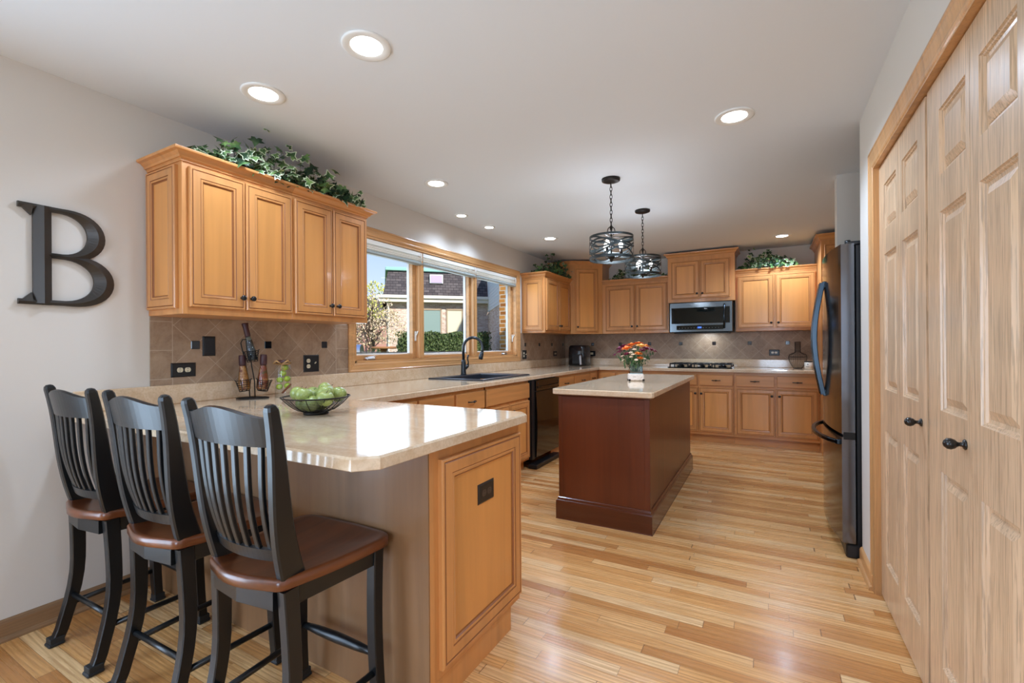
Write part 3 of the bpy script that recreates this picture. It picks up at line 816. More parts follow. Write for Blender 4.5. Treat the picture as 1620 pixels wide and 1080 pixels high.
# ---- back wall cabinets
def upper_back(x0, x1, y, z0, zt, doors, knobs, label, zk=.085, dz0=.035, dz1=.03):
    t = thing('wall_cabinet', label, 'cabinet', ((x0 + x1) / 2, YB, z0))
    b = MB(); b.box(x0, x1, y, YB - .001, z0, zt, .0015); part('cabinet_body', b, M_maple, t)
    for (a, c), k in zip(doors, knobs): door(FY(y), a, c, z0 + dz0, zt - dz1, t, k, z0 + dz0 + .06)
    return t
tE = upper_back(-2.068, -1.150, 6.438, 1.377, 2.085, [(-2.02, -1.606), (-1.596, -1.17)], (-1.638, -1.566), 'two-door wall cabinet left of the microwave, behind the pendant lamps')
crown([(-2.068, 6.438), (-1.150, 6.438)], 2.08, tE, .06, .03, M_maple_x)
tF = upper_back(-1.149, -.346, 6.368, 1.765, 2.36, [(-1.105, -.757), (-.748, -.40)], (-.785, -.72), 'tall two-door wall cabinet above the microwave', dz0=.045, dz1=.06)
crown([(-1.149, YB - .001), (-1.149, 6.368), (-.346, 6.368), (-.346, YB - .001)], 2.352, tF, .06, .045, M_maple_x)
tG = upper_back(-.345, .514, 6.438, 1.377, 2.09, [(-.322, .078), (.088, .497)], (.045, .121), 'wide two-door wall cabinet right of the microwave with ivy on top')
crown([(-.345, 6.438), (.514, 6.438)], 2.085, tG, .06, .03, M_maple_x)
# ---- tall cabinet behind the refrigerator
tH = thing('tall_pantry_cabinet', 'tall maple cabinet rising beyond the refrigerator', 'cabinet', (.9, 6.4, 0))
b = MB(); b.box(.516, 1.29, 5.99, YB - .001, .0, 2.34, .0015); part('cabinet_body', b, M_maple, tH)
door(FY(5.99), .545, .90, 1.40, 2.28, tH, .87, 1.46); door(FY(5.99), .91, 1.26, 1.40, 2.28, tH)
door(FY(5.99), .545, .90, .12, 1.36, tH); door(FY(5.99), .91, 1.26, .12, 1.36, tH)
crown([(.516, YB - .001), (.516, 5.99), (1.29, 5.99)], 2.33, tH, .065, .05, M_maple_x)

# ---- base cabinets, window wall (front x = XF)
XF = -2.05
def base_left(y0, y1, label, drawers, doors, knobs, zd=(.705, .848), hd=True):
    t = thing('base_cabinet', label, 'cabinet', (XL, (y0 + y1) / 2, 0))
    b = MB()
    if y0 == 3.221:      # open-topped body around the sink basin
        b.box(XL + .001, XF, y0, y1, .10, .60); b.box(XF - .022, XF, y0, y1, .60, .8745); b.box(XL + .001, XF, y0, y0 + .018, .60, .8745); b.box(XL + .001, XF, y1 - .01, y1, .60, .8745)
    else: b.box(XL + .001, XF, y0, y1, .10, .8745, .001)
    part('cabinet_body', b, M_maple, t)
    b = MB(); b.box(XL + .001, XF - .06, y0, y1, 0, .10); part('toe_kick', b, M_maple_y, t)
    for a, c in drawers: drawer(FX(XF), a, c, *zd, t, hd)
    for (a, c), k in zip(doors, knobs): door(FX(XF), a, c, .125, .68, t, k, .615)
    return t
base_left(1.85, 2.795, 'base cabinet under the window counter, hidden behind the peninsula corner', [(1.90, 2.371), (2.39, 2.779)], [(1.90, 2.371), (2.39, 2.779)], (2.34, 2.42), hd=False)
base_left(2.796, 3.220, 'narrow drawer base cabinet left of the sink cabinet', [(2.811, 3.206)], [(2.811, 3.206)], (2.84,))
base_left(3.221, 4.032, 'sink base cabinet with one wide false drawer front', [(3.235, 4.020)], [(3.235, 3.622), (3.63, 4.020)], (3.59, 3.66), hd=False)
base_left(4.690, 5.228, 'base cabinet just right of the dishwasher', [(4.705, 5.213)], [(4.705, 5.213)], (4.74,))
base_left(5.229, 6.155, 'base cabinet in the far corner of the window wall', [(5.245, 5.775), (5.795, 6.02)], [(5.245, 5.775), (5.795, 6.02)], (5.74, 5.82))
# ---- base cabinets, back wall
YF = 6.158
def base_back(x0, x1, label, drawers, doors, knobs):
    t = thing('base_cabinet', label, 'cabinet', ((x0 + x1) / 2, YB, 0))
    b = MB(); b.box(x0, x1, YF, YB - .001, .10, .8745, .001); part('cabinet_body', b, M_maple_x, t)
    b = MB(); b.box(x0, x1, YF + .06, YB - .001, 0, .10); part('toe_kick', b, M_maple_x, t)
    for a, c in drawers: drawer(FY(YF), a, c, .708, .838, t, True, M_maple_x)
    for (a, c), k in zip(doors, knobs): door(FY(YF), a, c, .135, .686, t, k, .608)
    return t
base_back(-2.048, -1.152, 'base cabinet on the back wall mostly hidden behind the island', [(-2.03, -1.80), (-1.77, -1.17)], [(-2.03, -1.61), (-1.60, -1.17)], (-1.64, -1.57))
base_back(-1.151, -.351, 'base cabinet below the cooktop, right part showing past the island', [(-1.13, -.767), (-.737, -.362)], [(-1.13, -.756), (-.745, -.362)], (-.785, -.716))
base_back(-.350, .515, 'base cabinet with two drawers below the wire vase', [(-.330, .071), (.098, .498)], [(-.330, .078), (.088, .498)], (.045, .121))

# ------------------------------------------------------------------ countertop
EX, EY0, EY1 = -.923, .868, 1.848       # peninsula extents
XCF, YCF = -2.018, 6.118
SK = (-2.700, -2.122, 3.32, 4.185)      # sink cut-out x0,x1,y0,y1
t = thing('kitchen_countertop', 'long beige laminate countertop wrapping from bar peninsula to the cooktop wall', 'countertop', (-2.0, 3.0, .876))
b = MB()
path = [(XL + .001, EY0), (EX - .052, EY0), (EX, EY0 + .055), (EX, EY1 - .05), (EX - .048, EY1), (XCF, EY1), (XCF, YCF), (.515, YCF)]
b.sweep(path, [(-.03, .876), (-.002, .876), (0, .878), (0, .908), (-.006, .914)], capends=False)
ZT = .914
ip = [(XL + .001, EY0 + .006), (EX - .0545, EY0 + .006), (EX - .006, EY0 + .0575), (EX - .006, EY1 - .0525), (EX - .0505, EY1 - .006), (XCF - .006, EY1 - .006), (XL + .001, EY1 - .006)]
for z, rev in ((ZT, False), (.876, True)):
    def q(pts):
        b.add([(x, y, z) for x, y in pts], [tuple(range(len(pts)))[::-1] if rev else tuple(range(len(pts)))])
    q(ip)
    xa, xb = XL + .001, XCF - .006; ya, yb = EY1 - .006, YB - .001
    if True:
        q([(xa, ya), (xb, ya), (xb, SK[2]), (xa, SK[2])])
        q([(xa, SK[2]), (SK[0], SK[2]), (SK[0], SK[3]), (xa, SK[3])])
        q([(SK[1], SK[2]), (xb, SK[2]), (xb, SK[3]), (SK[1], SK[3])])
        q([(xa, SK[3]), (xb, SK[3]), (xb, yb), (xa, yb)])
        q([(xb, YCF + .006), (.515, YCF + .006), (.515, yb), (xb, yb)])
part('worktop', b, M_counter, t)
b = MB()
b.box(XL + .0005, XL + .02, EY0 + .002, YB - .0005, .9135, 1.0155, .004); b.box(XL + .0195, .515, YB - .02, YB - .0005, .9135, 1.0155, .004)
part('upstand', b, M_counter, t)

# ------------------------------------------------------------------ peninsula base
t = thing('peninsula_base', 'maple peninsula base with a framed end panel and pale back', 'cabinet', (-1.9, 1.5, 0))
PX, PY0, PY1 = -.966, 1.18, 1.80
b = MB(); b.box(XL + .001, PX, PY0, PY1, .095, .8755, .001); b.box(XL + .001, PX, PY0, PY1 - .08, 0, .0955); part('cabinet_body', b, M_maple, t)
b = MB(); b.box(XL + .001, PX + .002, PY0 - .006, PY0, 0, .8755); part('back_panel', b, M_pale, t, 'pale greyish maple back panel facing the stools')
b = MB(); b.relief((PX, 1.228, .128), (0, 1, 0), (0, 0, 1), (1, 0, 0), .560, .705, [(a * 1.15, h) for a, h in DPROF], DMI); part('end_panel', b, [M_maple, M_glaze, M_panel], t)
b = MB(); b.box(PX - .03, PX + .0015, PY0 - .004, PY0 + .028, 0, .8755, .002); part('corner_post', b, M_maple, t)
# kitchen-side doors of the peninsula (seen from the sink)
FPK = Face((0, PY1, 0), (-1, 0, 0), (0, 1, 0))
for a in (1.02, 1.42):
    bb = MB(); bb.relief((-a, PY1 + .001, .125), (-1, 0, 0), (0, 0, 1), (0, 1, 0), .38, .555, DPROF, DMI); part('door', bb, [M_maple, M_glaze, M_panel], t)
    bb = MB(); bb.relief((-a, PY1 + .001, .705), (-1, 0, 0), (0, 0, 1), (0, 1, 0), .38, .14, DRPROF); part('drawer', bb, [M_maple_x], t)

# ------------------------------------------------------------------ island
t = thing('kitchen_island', 'freestanding dark cherry island with a beige top', 'kitchen island', (-.98, 3.9, 0))
IX0, IX1, IY0, IY1 = -1.285, -.664, 3.005, 4.795
b = MB(); b.box(IX0, IX1, IY0, IY1, .0, .8755, .002)
b.box(IX1 - .03, IX1 + .006, IY0 - .005, IY0 + .03, .13, .8755, .002); b.box(IX0 - .004, IX0 + .022, IY0 - .004, IY0 + .02, .13, .8755, .002)
part('cabinet_body', b, M_cherry, t)
b = MB(); b.sweep([(IX0, IY0), (IX1, IY0), (IX1, IY1), (IX0, IY1)], [(0, .150), (.004, .150), (.009, .146), (.012, .136), (.012, .132), (.018, .128), (.021, .118), (.021, .006), (.024, .0), (0, 0)], closed=True)
part('base_molding', b, M_cherry_x, t)
b = MB(); b.sweep([(IX0, IY0), (IX1, IY0), (IX1, IY1), (IX0, IY1)], [(0, .8755), (.01, .8755), (.01, .862), (0, .855)], closed=True); part('top_rail', b, M_cherry_x, t)
b = MB(); cx0, cx1, cy0, cy1, r = -1.315, -.622, 2.935, 4.815, .03
pl = [(cx0 + r, cy0), (cx1 - r, cy0), (cx1 - r * .3, cy0 + r * .3), (cx1, cy0 + r), (cx1, cy1 - r), (cx1 - r * .3, cy1 - r * .3), (cx1 - r, cy1), (cx0 + r, cy1), (cx0 + r * .3, cy1 - r * .3), (cx0, cy1 - r), (cx0, cy0 + r), (cx0 + r * .3, cy0 + r * .3)]
b.prism(pl, .876, .914, .005); part('worktop', b, M_counter, t, 'beige laminate island top')
for k in range(3):       # doors on the sink side
    y0 = IY0 + .04 + k * .58
    bb = MB(); bb.relief((IX0 - .001, y0 + .55, .17), (0, -1, 0), (0, 0, 1), (-1, 0, 0), .55, .50, DPROF, DMI); part('door', bb, [M_maple, M_glaze, M_panel], t, 'honey maple door')
    bb = MB(); bb.relief((IX0 - .001, y0 + .55, .70), (0, -1, 0), (0, 0, 1), (-1, 0, 0), .55, .14, DRPROF); part('drawer', bb, [M_maple_y], t)

# ------------------------------------------------------------------ letter B
def stroke(b, pts, ws, x0, h0=.012, h1=.036, closed=False):
    """ridge-backed stroke in the wall plane; pts (y,z)"""
    n = len(pts); vs = []
    for i in range(n):
        a = pts[max(i - 1, 0)]; c = pts[min(i + 1, n - 1)]
        d = Vector((c[0] - a[0], c[1] - a[1])).normalized(); nv = Vector((-d.y, d.x)); w_ = ws[i]
        hh = h0 + (h1 - h0) * min(1, w_ / .03) if w_ < .03 else h1
        for o, h in ((-w_, 0), (-w_, h0), (0, hh), (w_, h0), (w_, 0)):
            vs.append((x0 + h, pts[i][0] + nv.x * o, pts[i][1] + nv.y * o))
    fs = []
    for i in range(n - 1):
        for k in range(4): fs.append((i * 5 + k, i * 5 + k + 1, (i + 1) * 5 + k + 1, (i + 1) * 5 + k))
    fs.append((0, 1, 2, 3, 4)); fs.append(tuple((n - 1) * 5 + k for k in (4, 3, 2, 1, 0)))
    b.add(vs, fs)
def bowl_pts(yl, zt, zb, yr, wmax, n=22, flat=.35):
    pts = []; ws = []
    zc, rz = (zt + zb) / 2, (zt - zb) / 2; yc = yl + (yr - yl) * flat; ry = yr - yc
    pts.append((yl, zt)); ws.append(.011)
    for i in range(n + 1):
        a = PI / 2 - PI * i / n
        k = max(0, math.cos(a)) ** 1.3; ww = .011 + (wmax - .011) * k
        pts.append((yc + (ry) * math.cos(a) ** 0.9 if math.cos(a) > 0 else yc, zc + rz * math.sin(a))); ws.append(ww)
    pts.append((yl, zb)); ws.append(.011)
    return pts, ws
b = MB(); xb = XL + .006
stroke(b, [(.770, 1.41), (.770, 1.835)], [.030, .030], xb)
p_, w_ = bowl_pts(.77, 1.829, 1.625, .957, .033); stroke(b, p_, w_, xb)
p_, w_ = bowl_pts(.77, 1.625, 1.416, .985, .038); stroke(b, p_, w_, xb)
for z0, z1, sg in ((1.829, 1.84, 1), (1.416, 1.405, -1)):
    stroke(b, [(.694, z0), (.80, z0)], [.0115, .0115], xb)
    b.add([(xb, .697, z0), (xb, .735, z0), (xb, .735, z0 - sg * .04), (xb + .014, .697, z0), (xb + .03, .737, z0), (xb + .016, .735, z0 - sg * .04)], [(0, 2, 5, 3) if sg > 0 else (3, 5, 2, 0), (3, 5, 4) if sg > 0 else (4, 5, 3), (0, 3, 4, 1), (1, 4, 5, 2)])
solo('wall_letter', b, M_letter, 'large dark bronze letter B hung on the left wall', 'wall decoration')

# ------------------------------------------------------------------ outlets and switches
def duplex(b, f, u, z, horiz, mi=1, d=.005):
    for k in (-1, 1):
        cu, cz = (u + k * .019, z) if horiz else (u, z + k * .019)
        n = 14; ring = []
        for q in range(n):
            a = 2 * PI * q / n; rx, rz = .0155, .0155
            x_, y_ = rx * math.cos(a), rz * math.sin(a)
            if horiz: y_ = max(-.0125, min(.0125, y_))
            else: y_ = max(-.0135, min(.0135, y_))
            ring.append(f.p(cu + x_, cz + y_, d + .0025))
        b.add(ring, [tuple(range(n))], mi)
        for s_ in (-1, 1):
            su, sz = (cu + s_ * .0001, cz + s_ * .006) if horiz else (cu + s_ * .006, cz)
            w2, h2 = (.004, .0011) if horiz else (.0011, .004)
            b.add([f.p(su - w2, sz - h2, d + .003), f.p(su + w2, sz - h2, d + .003), f.p(su + w2, sz + h2, d + .003), f.p(su - w2, sz + h2, d + .003)], [(0, 1, 2, 3)], 2)
def plate(f, u0, u1, z0, z1, label, kind, d0=.0, face_m=None, plate_m=None, cat='outlet', name='wall_outlet'):
    c = f.p((u0 + u1) / 2, z0, d0)
    t = thing(name, label, cat, c)
    b = MB(); b.relief(f.p(u0, z0, d0), f.u, (0, 0, 1), f.n, u1 - u0, z1 - z0, [(0, 0), (0, .002), (.006, .006)])
    part('cover_plate', b, plate_m or M_plate, t)
    b = MB(); u, z = (u0 + u1) / 2, (z0 + z1) / 2
    if kind == 'h': duplex(b, f, u, z, True, 0, d0 + .004)
    elif kind == 'dt':
        duplex(b, f, u - .026, z, False, 0, d0 + .004)
        v = [f.p(u + .026 + a, z + c_, d0 + e) for a, c_, e in ((-.004, -.003, .006), (.004, -.003, .006), (.004, .003, .006), (-.004, .003, .006), (-.0035, .006, .018), (.0035, .006, .018), (.0035, .011, .017), (-.0035, .011, .017))]
        b.add(v, [(0, 1, 5, 4), (1, 2, 6, 5), (2, 3, 7, 6), (3, 0, 4, 7), (4, 5, 6, 7)], 0)
    elif kind == 'r': b.relief(f.p(u - .034, z - .017, d0 + .005), f.u, (0, 0, 1), f.n, .068, .034, [(0, 0), (.001, .003)])
    if kind != 'blank':
        if not b.m: pass
        part('receptacle' if kind != 'r' else 'rocker', b, [face_m or M_cream, face_m or M_cream, M_blackplastic], t)
    else:
        b.relief(f.p(u0 + .012, z0 + .018, d0 + .0055), f.u, (0, 0, 1), f.n, u1 - u0 - .024, z1 - z0 - .036, [(0, 0), (.001, .002)]); part('rocker', b, M_plate, t)
FL = FX(XL + .008)
plate(FL, 1.267, 1.389, 1.055, 1.131, 'black horizontal outlet plate with cream receptacles near the tile edge', 'h')
plate(FL, 1.425, 1.494, 1.166, 1.277, 'plain black switch plate right of the first accent tile', 'blank', cat='switch', name='wall_switch')
plate(FL, 2.070, 2.194, 1.040, 1.158, 'black combination plate with outlet and toggle just left of the window', 'dt')
plate(FL, 5.300, 5.417, 1.039, 1.155, 'black combination plate just right of the window', 'dt')
plate(FL, 6.290, 6.420, 1.055, 1.131, 'small black horizontal outlet on the window wall near the corner', 'h')
FB = FY(YB - .008)
plate(FB, -2.42, -2.288, 1.047, 1.128, 'black plate with one wide cream rocker beside the air fryer', 'r', cat='switch', name='wall_switch')
plate(FB, .022, .138, 1.066, 1.142, 'black horizontal outlet behind the wire vase on the back wall', 'h', face_m=M_white)
plate(FX(PX + .010), 1.452, 1.566, .612, .688, 'dark brown outlet set in the peninsula end panel', 'h', face_m=M_brownface, plate_m=M_brownplate)

# ------------------------------------------------------------------ sink and faucet
t = thing('kitchen_sink', 'dark composite drop-in sink below the window', 'sink', (-2.41, 3.75, .914))
b = MB(); x0, x1, y0, y1 = SK[0] + .004, SK[1] - .004, SK[2] + .004, SK[3] - .004
def ringz(b, R, mi=0):
    base = len(b.v)
    for (a0, a1, c0, c1, z) in R: b.v += [(a0, c0, z), (a1, c0, z), (a1, c1, z), (a0, c1, z)]
    for i in range(len(R) - 1):
        for k in range(4):
            l = (k + 1) % 4; b.f.append((base + i * 4 + k, base + i * 4 + l, base + i * 4 + 4 + l, base + i * 4 + 4 + k)); b.m.append(mi); b.sm.append(False)
    q = base + (len(R) - 1) * 4; b.f.append((q, q + 1, q + 2, q + 3)); b.m.append(mi); b.sm.append(False)
ringz(b, [(x0 - .012, x1 + .012, y0 - .012, y1 + .012, .9145), (x0 - .010, x1 + .010, y0 - .010, y1 + .010, .924), (x0 + .0, x1 + .0, y0, y1, .926), (x0 + .085, x1 - .03, y0 + .022, 4.045, .925), (x0 + .09, x1 - .035, y0 + .027, 4.038, .918), (x0 + .11, x1 - .06, y0 + .05, 4.01, .74), (x0 + .14, x1 - .09, y0 + .08, 3.98, .72)])
part('basin', b, M_sink, t)
b = MB(); b.lathe([(.045, .7205), (.045, .724), (.03, .722), (.0, .7215)], ((x0 + x1) / 2 + .02, 3.75, 0), 20); part('drain', b, M_silver, t)
fx, fy = -2.665, 3.81
t = thing('kitchen_faucet', 'black gooseneck faucet arching over the sink', 'faucet', (fx, fy, .925))
b = MB(); b.lathe([(.030, .9255), (.030, .930), (.027, .938), (.026, .98), (.0235, 1.05), (.019, 1.075)], (fx, fy, 0), 20); part('faucet_body', b, M_faucet, t)
b = MB(); pts = [(fx, fy, 1.07), (fx, fy, 1.19)]; R_ = .098; dx_, dy_ = .92, .39
for i in range(1, 15):
    a = PI - PI * 1.12 * i / 14; rr = R_ * (1 + math.cos(a)); pts.append((fx + dx_ * rr, fy + dy_ * rr, 1.19 + R_ * 1.1 * math.sin(a)))
b.tube(pts, .0145, 12); part('spout', b, M_faucet, t)
e_ = Vector(pts[-1]); d_ = (Vector(pts[-1]) - Vector(pts[-2])).normalized()
b = MB(); b.tube([e_ - d_ * .005, e_ + d_ * .02, e_ + d_ * .06, e_ + d_ * .072], [.016, .020, .0235, .02], 14); part('spray_head', b, M_faucet, t)
b = MB(); b.tube([(fx + .004, fy + .012, .985), (fx + .018, fy + .05, 1.015)], [.019, .017], 12); b.tube([(fx + .018, fy + .05, 1.01), (fx + .02, fy + .057, 1.05), (fx + .014, fy + .052, 1.09), (fx + .02, fy + .058, 1.125)], [.010, .006, .0065, .008], 8, sx=1.4); part('lever', b, M_faucet, t)

# ------------------------------------------------------------------ dishwasher
t = thing('dishwasher', 'glossy black stainless dishwasher between the sink and corner cabinets', 'dishwasher', (-2.1, 4.37, 0))
b = MB(); b.box(XL + .1, -2.045, 4.042, 4.682, .09, .870, .002); b.box(-2.045, -2.018, 4.046, 4.110, .09, .868, .002); part('cabinet_body', b, M_blackplastic, t)
b = MB()
zs = [.105, .15, .25, .35, .45, .55, .65, .72, .755]
n = len(zs); vs = []
for i, z in enumerate(zs):
    k = (z - .43) / .33; bx = -1.992 - .014 * k * k
    vs += [(-2.04, 4.112, z), (bx, 4.112, z), (bx, 4.680, z), (-2.04, 4.680, z)]
fs = []
for i in range(n - 1):
    for k in range(4): fs.append((i * 4 + k, i * 4 + (k + 1) % 4, i * 4 + 4 + (k + 1) % 4, i * 4 + 4 + k))
fs += [(3, 2, 1, 0), tuple((n - 1) * 4 + k for k in range(4))]
b.add(vs, fs, 0, False); part('door', b, M_bsteel, t)
b = MB(); b.box(-2.04, -2.000, 4.112, 4.680, .762, .868, .004); cp = part('control_panel', b, M_bsteel, t)
b = MB(); b.bar([(-2.0, 4.135, .80), (-1.985, 4.18, .795), (-1.98, 4.39, .792), (-1.985, 4.61, .795), (-2.0, 4.655, .80)], .006, .011, (0, 0, 1), b=.003); part('handle', b, M_bsteel, t)
b = MB(); b.lathe([(.009, 0), (.009, .004), (.006, .006)], (-2.0, 4.66, .83), 12, 'x'); b.lathe([(.009, 0), (.009, .004)], (-2.0, 4.145, .835), 12, 'x'); part('button', b, M_blackplastic, cp)
b = MB(); b.box(-2.07, -1.975, 4.05, 4.665, .0, .045, .006); part('toe_panel', b, M_blackplastic, t)

# ------------------------------------------------------------------ microwave
t = thing('microwave', 'over-the-range black stainless microwave above the cooktop', 'microwave', (-.747, 6.5, 1.365))
mx0, mx1, my, mz0, mz1 = -1.125, -.369, 6.355, 1.37, 1.760
b = MB(); b.box(mx0, mx1, my, YB - .009, mz0, mz1, .004); part('casing', b, M_bsteel2, t)
b = MB(); b.relief((mx0 + .002, my, mz0 + .003), (1, 0, 0), (0, 0, 1), (0, -1, 0), mx1 - mx0 - .004, mz1 - mz0 - .006, [(0, 0), (0, .022), (.006, .030)]); dr = part('door', b, mat('microwave_steel', (.13, .15, .165), .16, metal=1.0), t)
f = FY(my - .030)
b = MB(); b.relief(f.p(mx0 + .028, mz0 + .115, .0005), f.u, (0, 0, 1), f.n, .695, .205, [(0, 0), (.003, .002), (.02, .002)]); part('window', b, M_blackglass, dr)
b = MB(); b.relief(f.p(mx0 + .09, mz0 + .035, .0005), f.u, (0, 0, 1), f.n, .56, .055, [(0, 0), (.002, .002)]); cpn = part('control_panel', b, M_blackglass, dr)
b = MB()
for k in range(14): b.add([f.p(mx0 + .12 + k * .036, mz0 + .055, .003), f.p(mx0 + .132 + k * .036, mz0 + .055, .003), f.p(mx0 + .132 + k * .036, mz0 + .058, .003), f.p(mx0 + .12 + k * .036, mz0 + .058, .003)], [(0, 1, 2, 3)])
part('keypad', b, M_grayrail, cpn)
b = MB()
def seg(b, u, z, s_, on):     # seven-segment digit
    S = {'a': (0, 1, 1, 1), 'b': (1, .5, 1, 1), 'c': (1, 0, 1, .5), 'd': (0, 0, 1, 0), 'e': (0, 0, 0, .5), 'f': (0, .5, 0, 1), 'g': (0, .5, 1, .5)}
    for k in on:
        a, c, d, e = S[k]; w2 = .0009
        u0, u1 = u + a * s_ * .55, u + d * s_ * .55; z0, z1 = z + c * s_, z + e * s_
        b.add([f.p(min(u0, u1) - w2, min(z0, z1) - w2, .0036), f.p(max(u0, u1) + w2, min(z0, z1) - w2, .0036), f.p(max(u0, u1) + w2, max(z0, z1) + w2, .0036), f.p(min(u0, u1) - w2, max(z0, z1) + w2, .0036)], [(0, 1, 2, 3)])
b.add([f.p(mx0 + .345, mz0 + .05, .0028), f.p(mx0 + .395, mz0 + .05, .0028), f.p(mx0 + .395, mz0 + .074, .0028), f.p(mx0 + .345, mz0 + .074, .0028)], [(0, 1, 2, 3)], 1)
for k, on in enumerate(('bc', 'abged', 'abgcd', 'fgbc')): seg(b, mx0 + .351 + k * .0105, mz0 + .056, .012, on)
part('display', b, [M_display, mat('display_ground', (.01, .03, .16), .3, emit=(.03, .12, .7), emit_s=.7)], cpn)
b = MB(); hx = mx1 - .095
b.tube([(hx, my - .03, mz1 - .045), (hx, my - .06, mz1 - .055), (hx, my - .068, mz0 + .2), (hx, my - .06, mz0 + .065), (hx, my - .03, mz0 + .055)], .012, 10); part('handle', b, M_darksteel, dr)
b = MB(); b.box(mx0 + .05, mx1 - .05, my + .02, YB - .06, mz0 - .012, mz0, .003); part('vent_grille', b, M_blackplastic, t)

# ------------------------------------------------------------------ cooktop
t = thing('gas_cooktop', 'low black gas cooktop under the microwave', 'cooktop', (-.755, 6.45, .914))
b = MB(); b.prism([(-1.135, 6.225), (-.375, 6.225), (-.375, 6.70), (-1.135, 6.70)], .9145, .928, .005); part('hob_plate', b, M_blackglass, t)
for gx in (-1.01, -.755, -.50):
    b = MB()
    for yy in (6.33, 6.45, 6.57, 6.66): b.box(gx - .115, gx + .115, yy - .006, yy + .006, .955, .972, .003)
    for xx in (-.11, -.04, .04, .11): b.box(gx + xx - .006, gx + xx + .006, 6.32, 6.67, .955, .972, .003)
    for xx in (-.11, .11):
        for yy in (6.325, 6.665): b.box(gx + xx - .007, gx + xx + .007, yy - .007, yy + .007, .927, .957, .002)
    part('grate', b, M_blackplastic, t)
    b = MB(); b.lathe([(.045, .927), (.045, .938), (.03, .945), (.03, .949)], (gx, 6.50, 0), 16); part('burner', b, M_blackplastic, t)
for k in range(5):
    b = MB(); b.lathe([(.020, .927), (.018, .948), (.0165, .950)], (-1.0 + k * .122, 6.262, 0), 14); part('control_knob', b, M_silver if k == 2 else M_blackplastic, t)

# ------------------------------------------------------------------ refrigerator
t = thing('refrigerator', 'tall black stainless french-door refrigerator beside the pantry wall', 'refrigerator', (.7, 3.64, 0))
FYN, FYF, FXF = 3.195, 4.075, .368
b = MB(); b.box(.436, 1.15, FYN + .006, FYF - .006, .03, 1.765, .004); part('cabinet_body', b, M_blackplastic, t)
def fdoor(y0, y1, z0, z1, seg=10, gapx=.430):
    b = MB(); ys = [y0 + (y1 - y0) * i / seg for i in range(seg + 1)]; vs = []
    def xf(y): k = (y - (FYN + FYF) / 2) / ((FYF - FYN) / 2); return FXF - .040 * (1 - k * k)
    for y in ys: vs += [(gapx, y, z0), (xf(y), y, z0), (xf(y), y, z1), (gapx, y, z1)]
    fs = []
    for i in range(seg):
        for k in range(4): fs.append((i * 4 + k, i * 4 + (k + 1) % 4, i * 4 + 4 + (k + 1) % 4, i * 4 + 4 + k)[::-1])
    fs += [(0, 1, 2, 3), tuple(seg * 4 + k for k in (3, 2, 1, 0))]
    sm = [True] * len(fs)
    b.add(vs, fs, 0, False); return b
ym = (FYN + FYF) / 2
part('door', fdoor(FYN, ym - .003, .700, 1.775), M_fridgeside, t); part('door', fdoor(ym + .003, FYF, .700, 1.775), M_fridgeside, t)
part('freezer_drawer', fdoor(FYN, FYF, .085, .682, 16), M_fridgeside, t)
for yh, nm in ((ym - .035, 0), (ym + .035, 1)):
    xb_ = .328
    pts = [];
    for i in range(13):
        k = i / 12; z = .885 + (1.605 - .885) * k; o = math.sin(PI * k) ** 1.05
        pts.append((xb_ - .012 - .045 * o, yh, z))
    b = MB(); b.bar(pts, .013, .015, (1, 0, 0), b=.004)
    b.box(xb_ - .014, xb_ + .006, yh - .010, yh + .010, .875, .915, .003); b.box(xb_ - .014, xb_ + .006, yh - .010, yh + .010, 1.575, 1.615, .003)
    part('handle', b, M_darksteel, t)
b = MB(); pts = []
for i in range(13):
    k = i / 12; y = FYN + .05 + (FYF - FYN - .10) * k; kk = (y - ym) / ((FYF - FYN) / 2)
    pts.append((FXF - .040 * (1 - kk * kk) - .008 - .052 * math.sin(PI * k) ** .6, y, .645))
b.bar(pts, .012, .012, (1, 0, 0), b=.004); b.box(pts[0][0] - .004, FXF + .004, FYN + .04, FYN + .06, .631, .659, .003); b.box(pts[-1][0] - .004, FXF + .004, FYF - .06, FYF - .04, .631, .659, .003)
part('freezer_handle', b, M_darksteel, t)
b = MB(); b.box(.378, .43, FYN + .002, FYF, .684, .698); b.box(.375, .432, FYN - .002, FYN + .012, .668, .712, .003); part('door_gasket', b, M_gap, t)  # near-black strip between the doors and the freezer drawer
for y in (FYN + .03, FYF - .08):
    b = MB(); b.box(.40, .55, y - .02, y + .04, 1.766, 1.79, .006); b.lathe([(.014, 1.776), (.014, 1.800)], (.405, y + .01, 0), 14); part('hinge_cover', b, M_blackplastic, t)
b = MB(); b.box(.385, 1.1, FYN + .004, FYF - .004, .0, .078, .008); part('toe_grille', b, M_blackplastic, t)

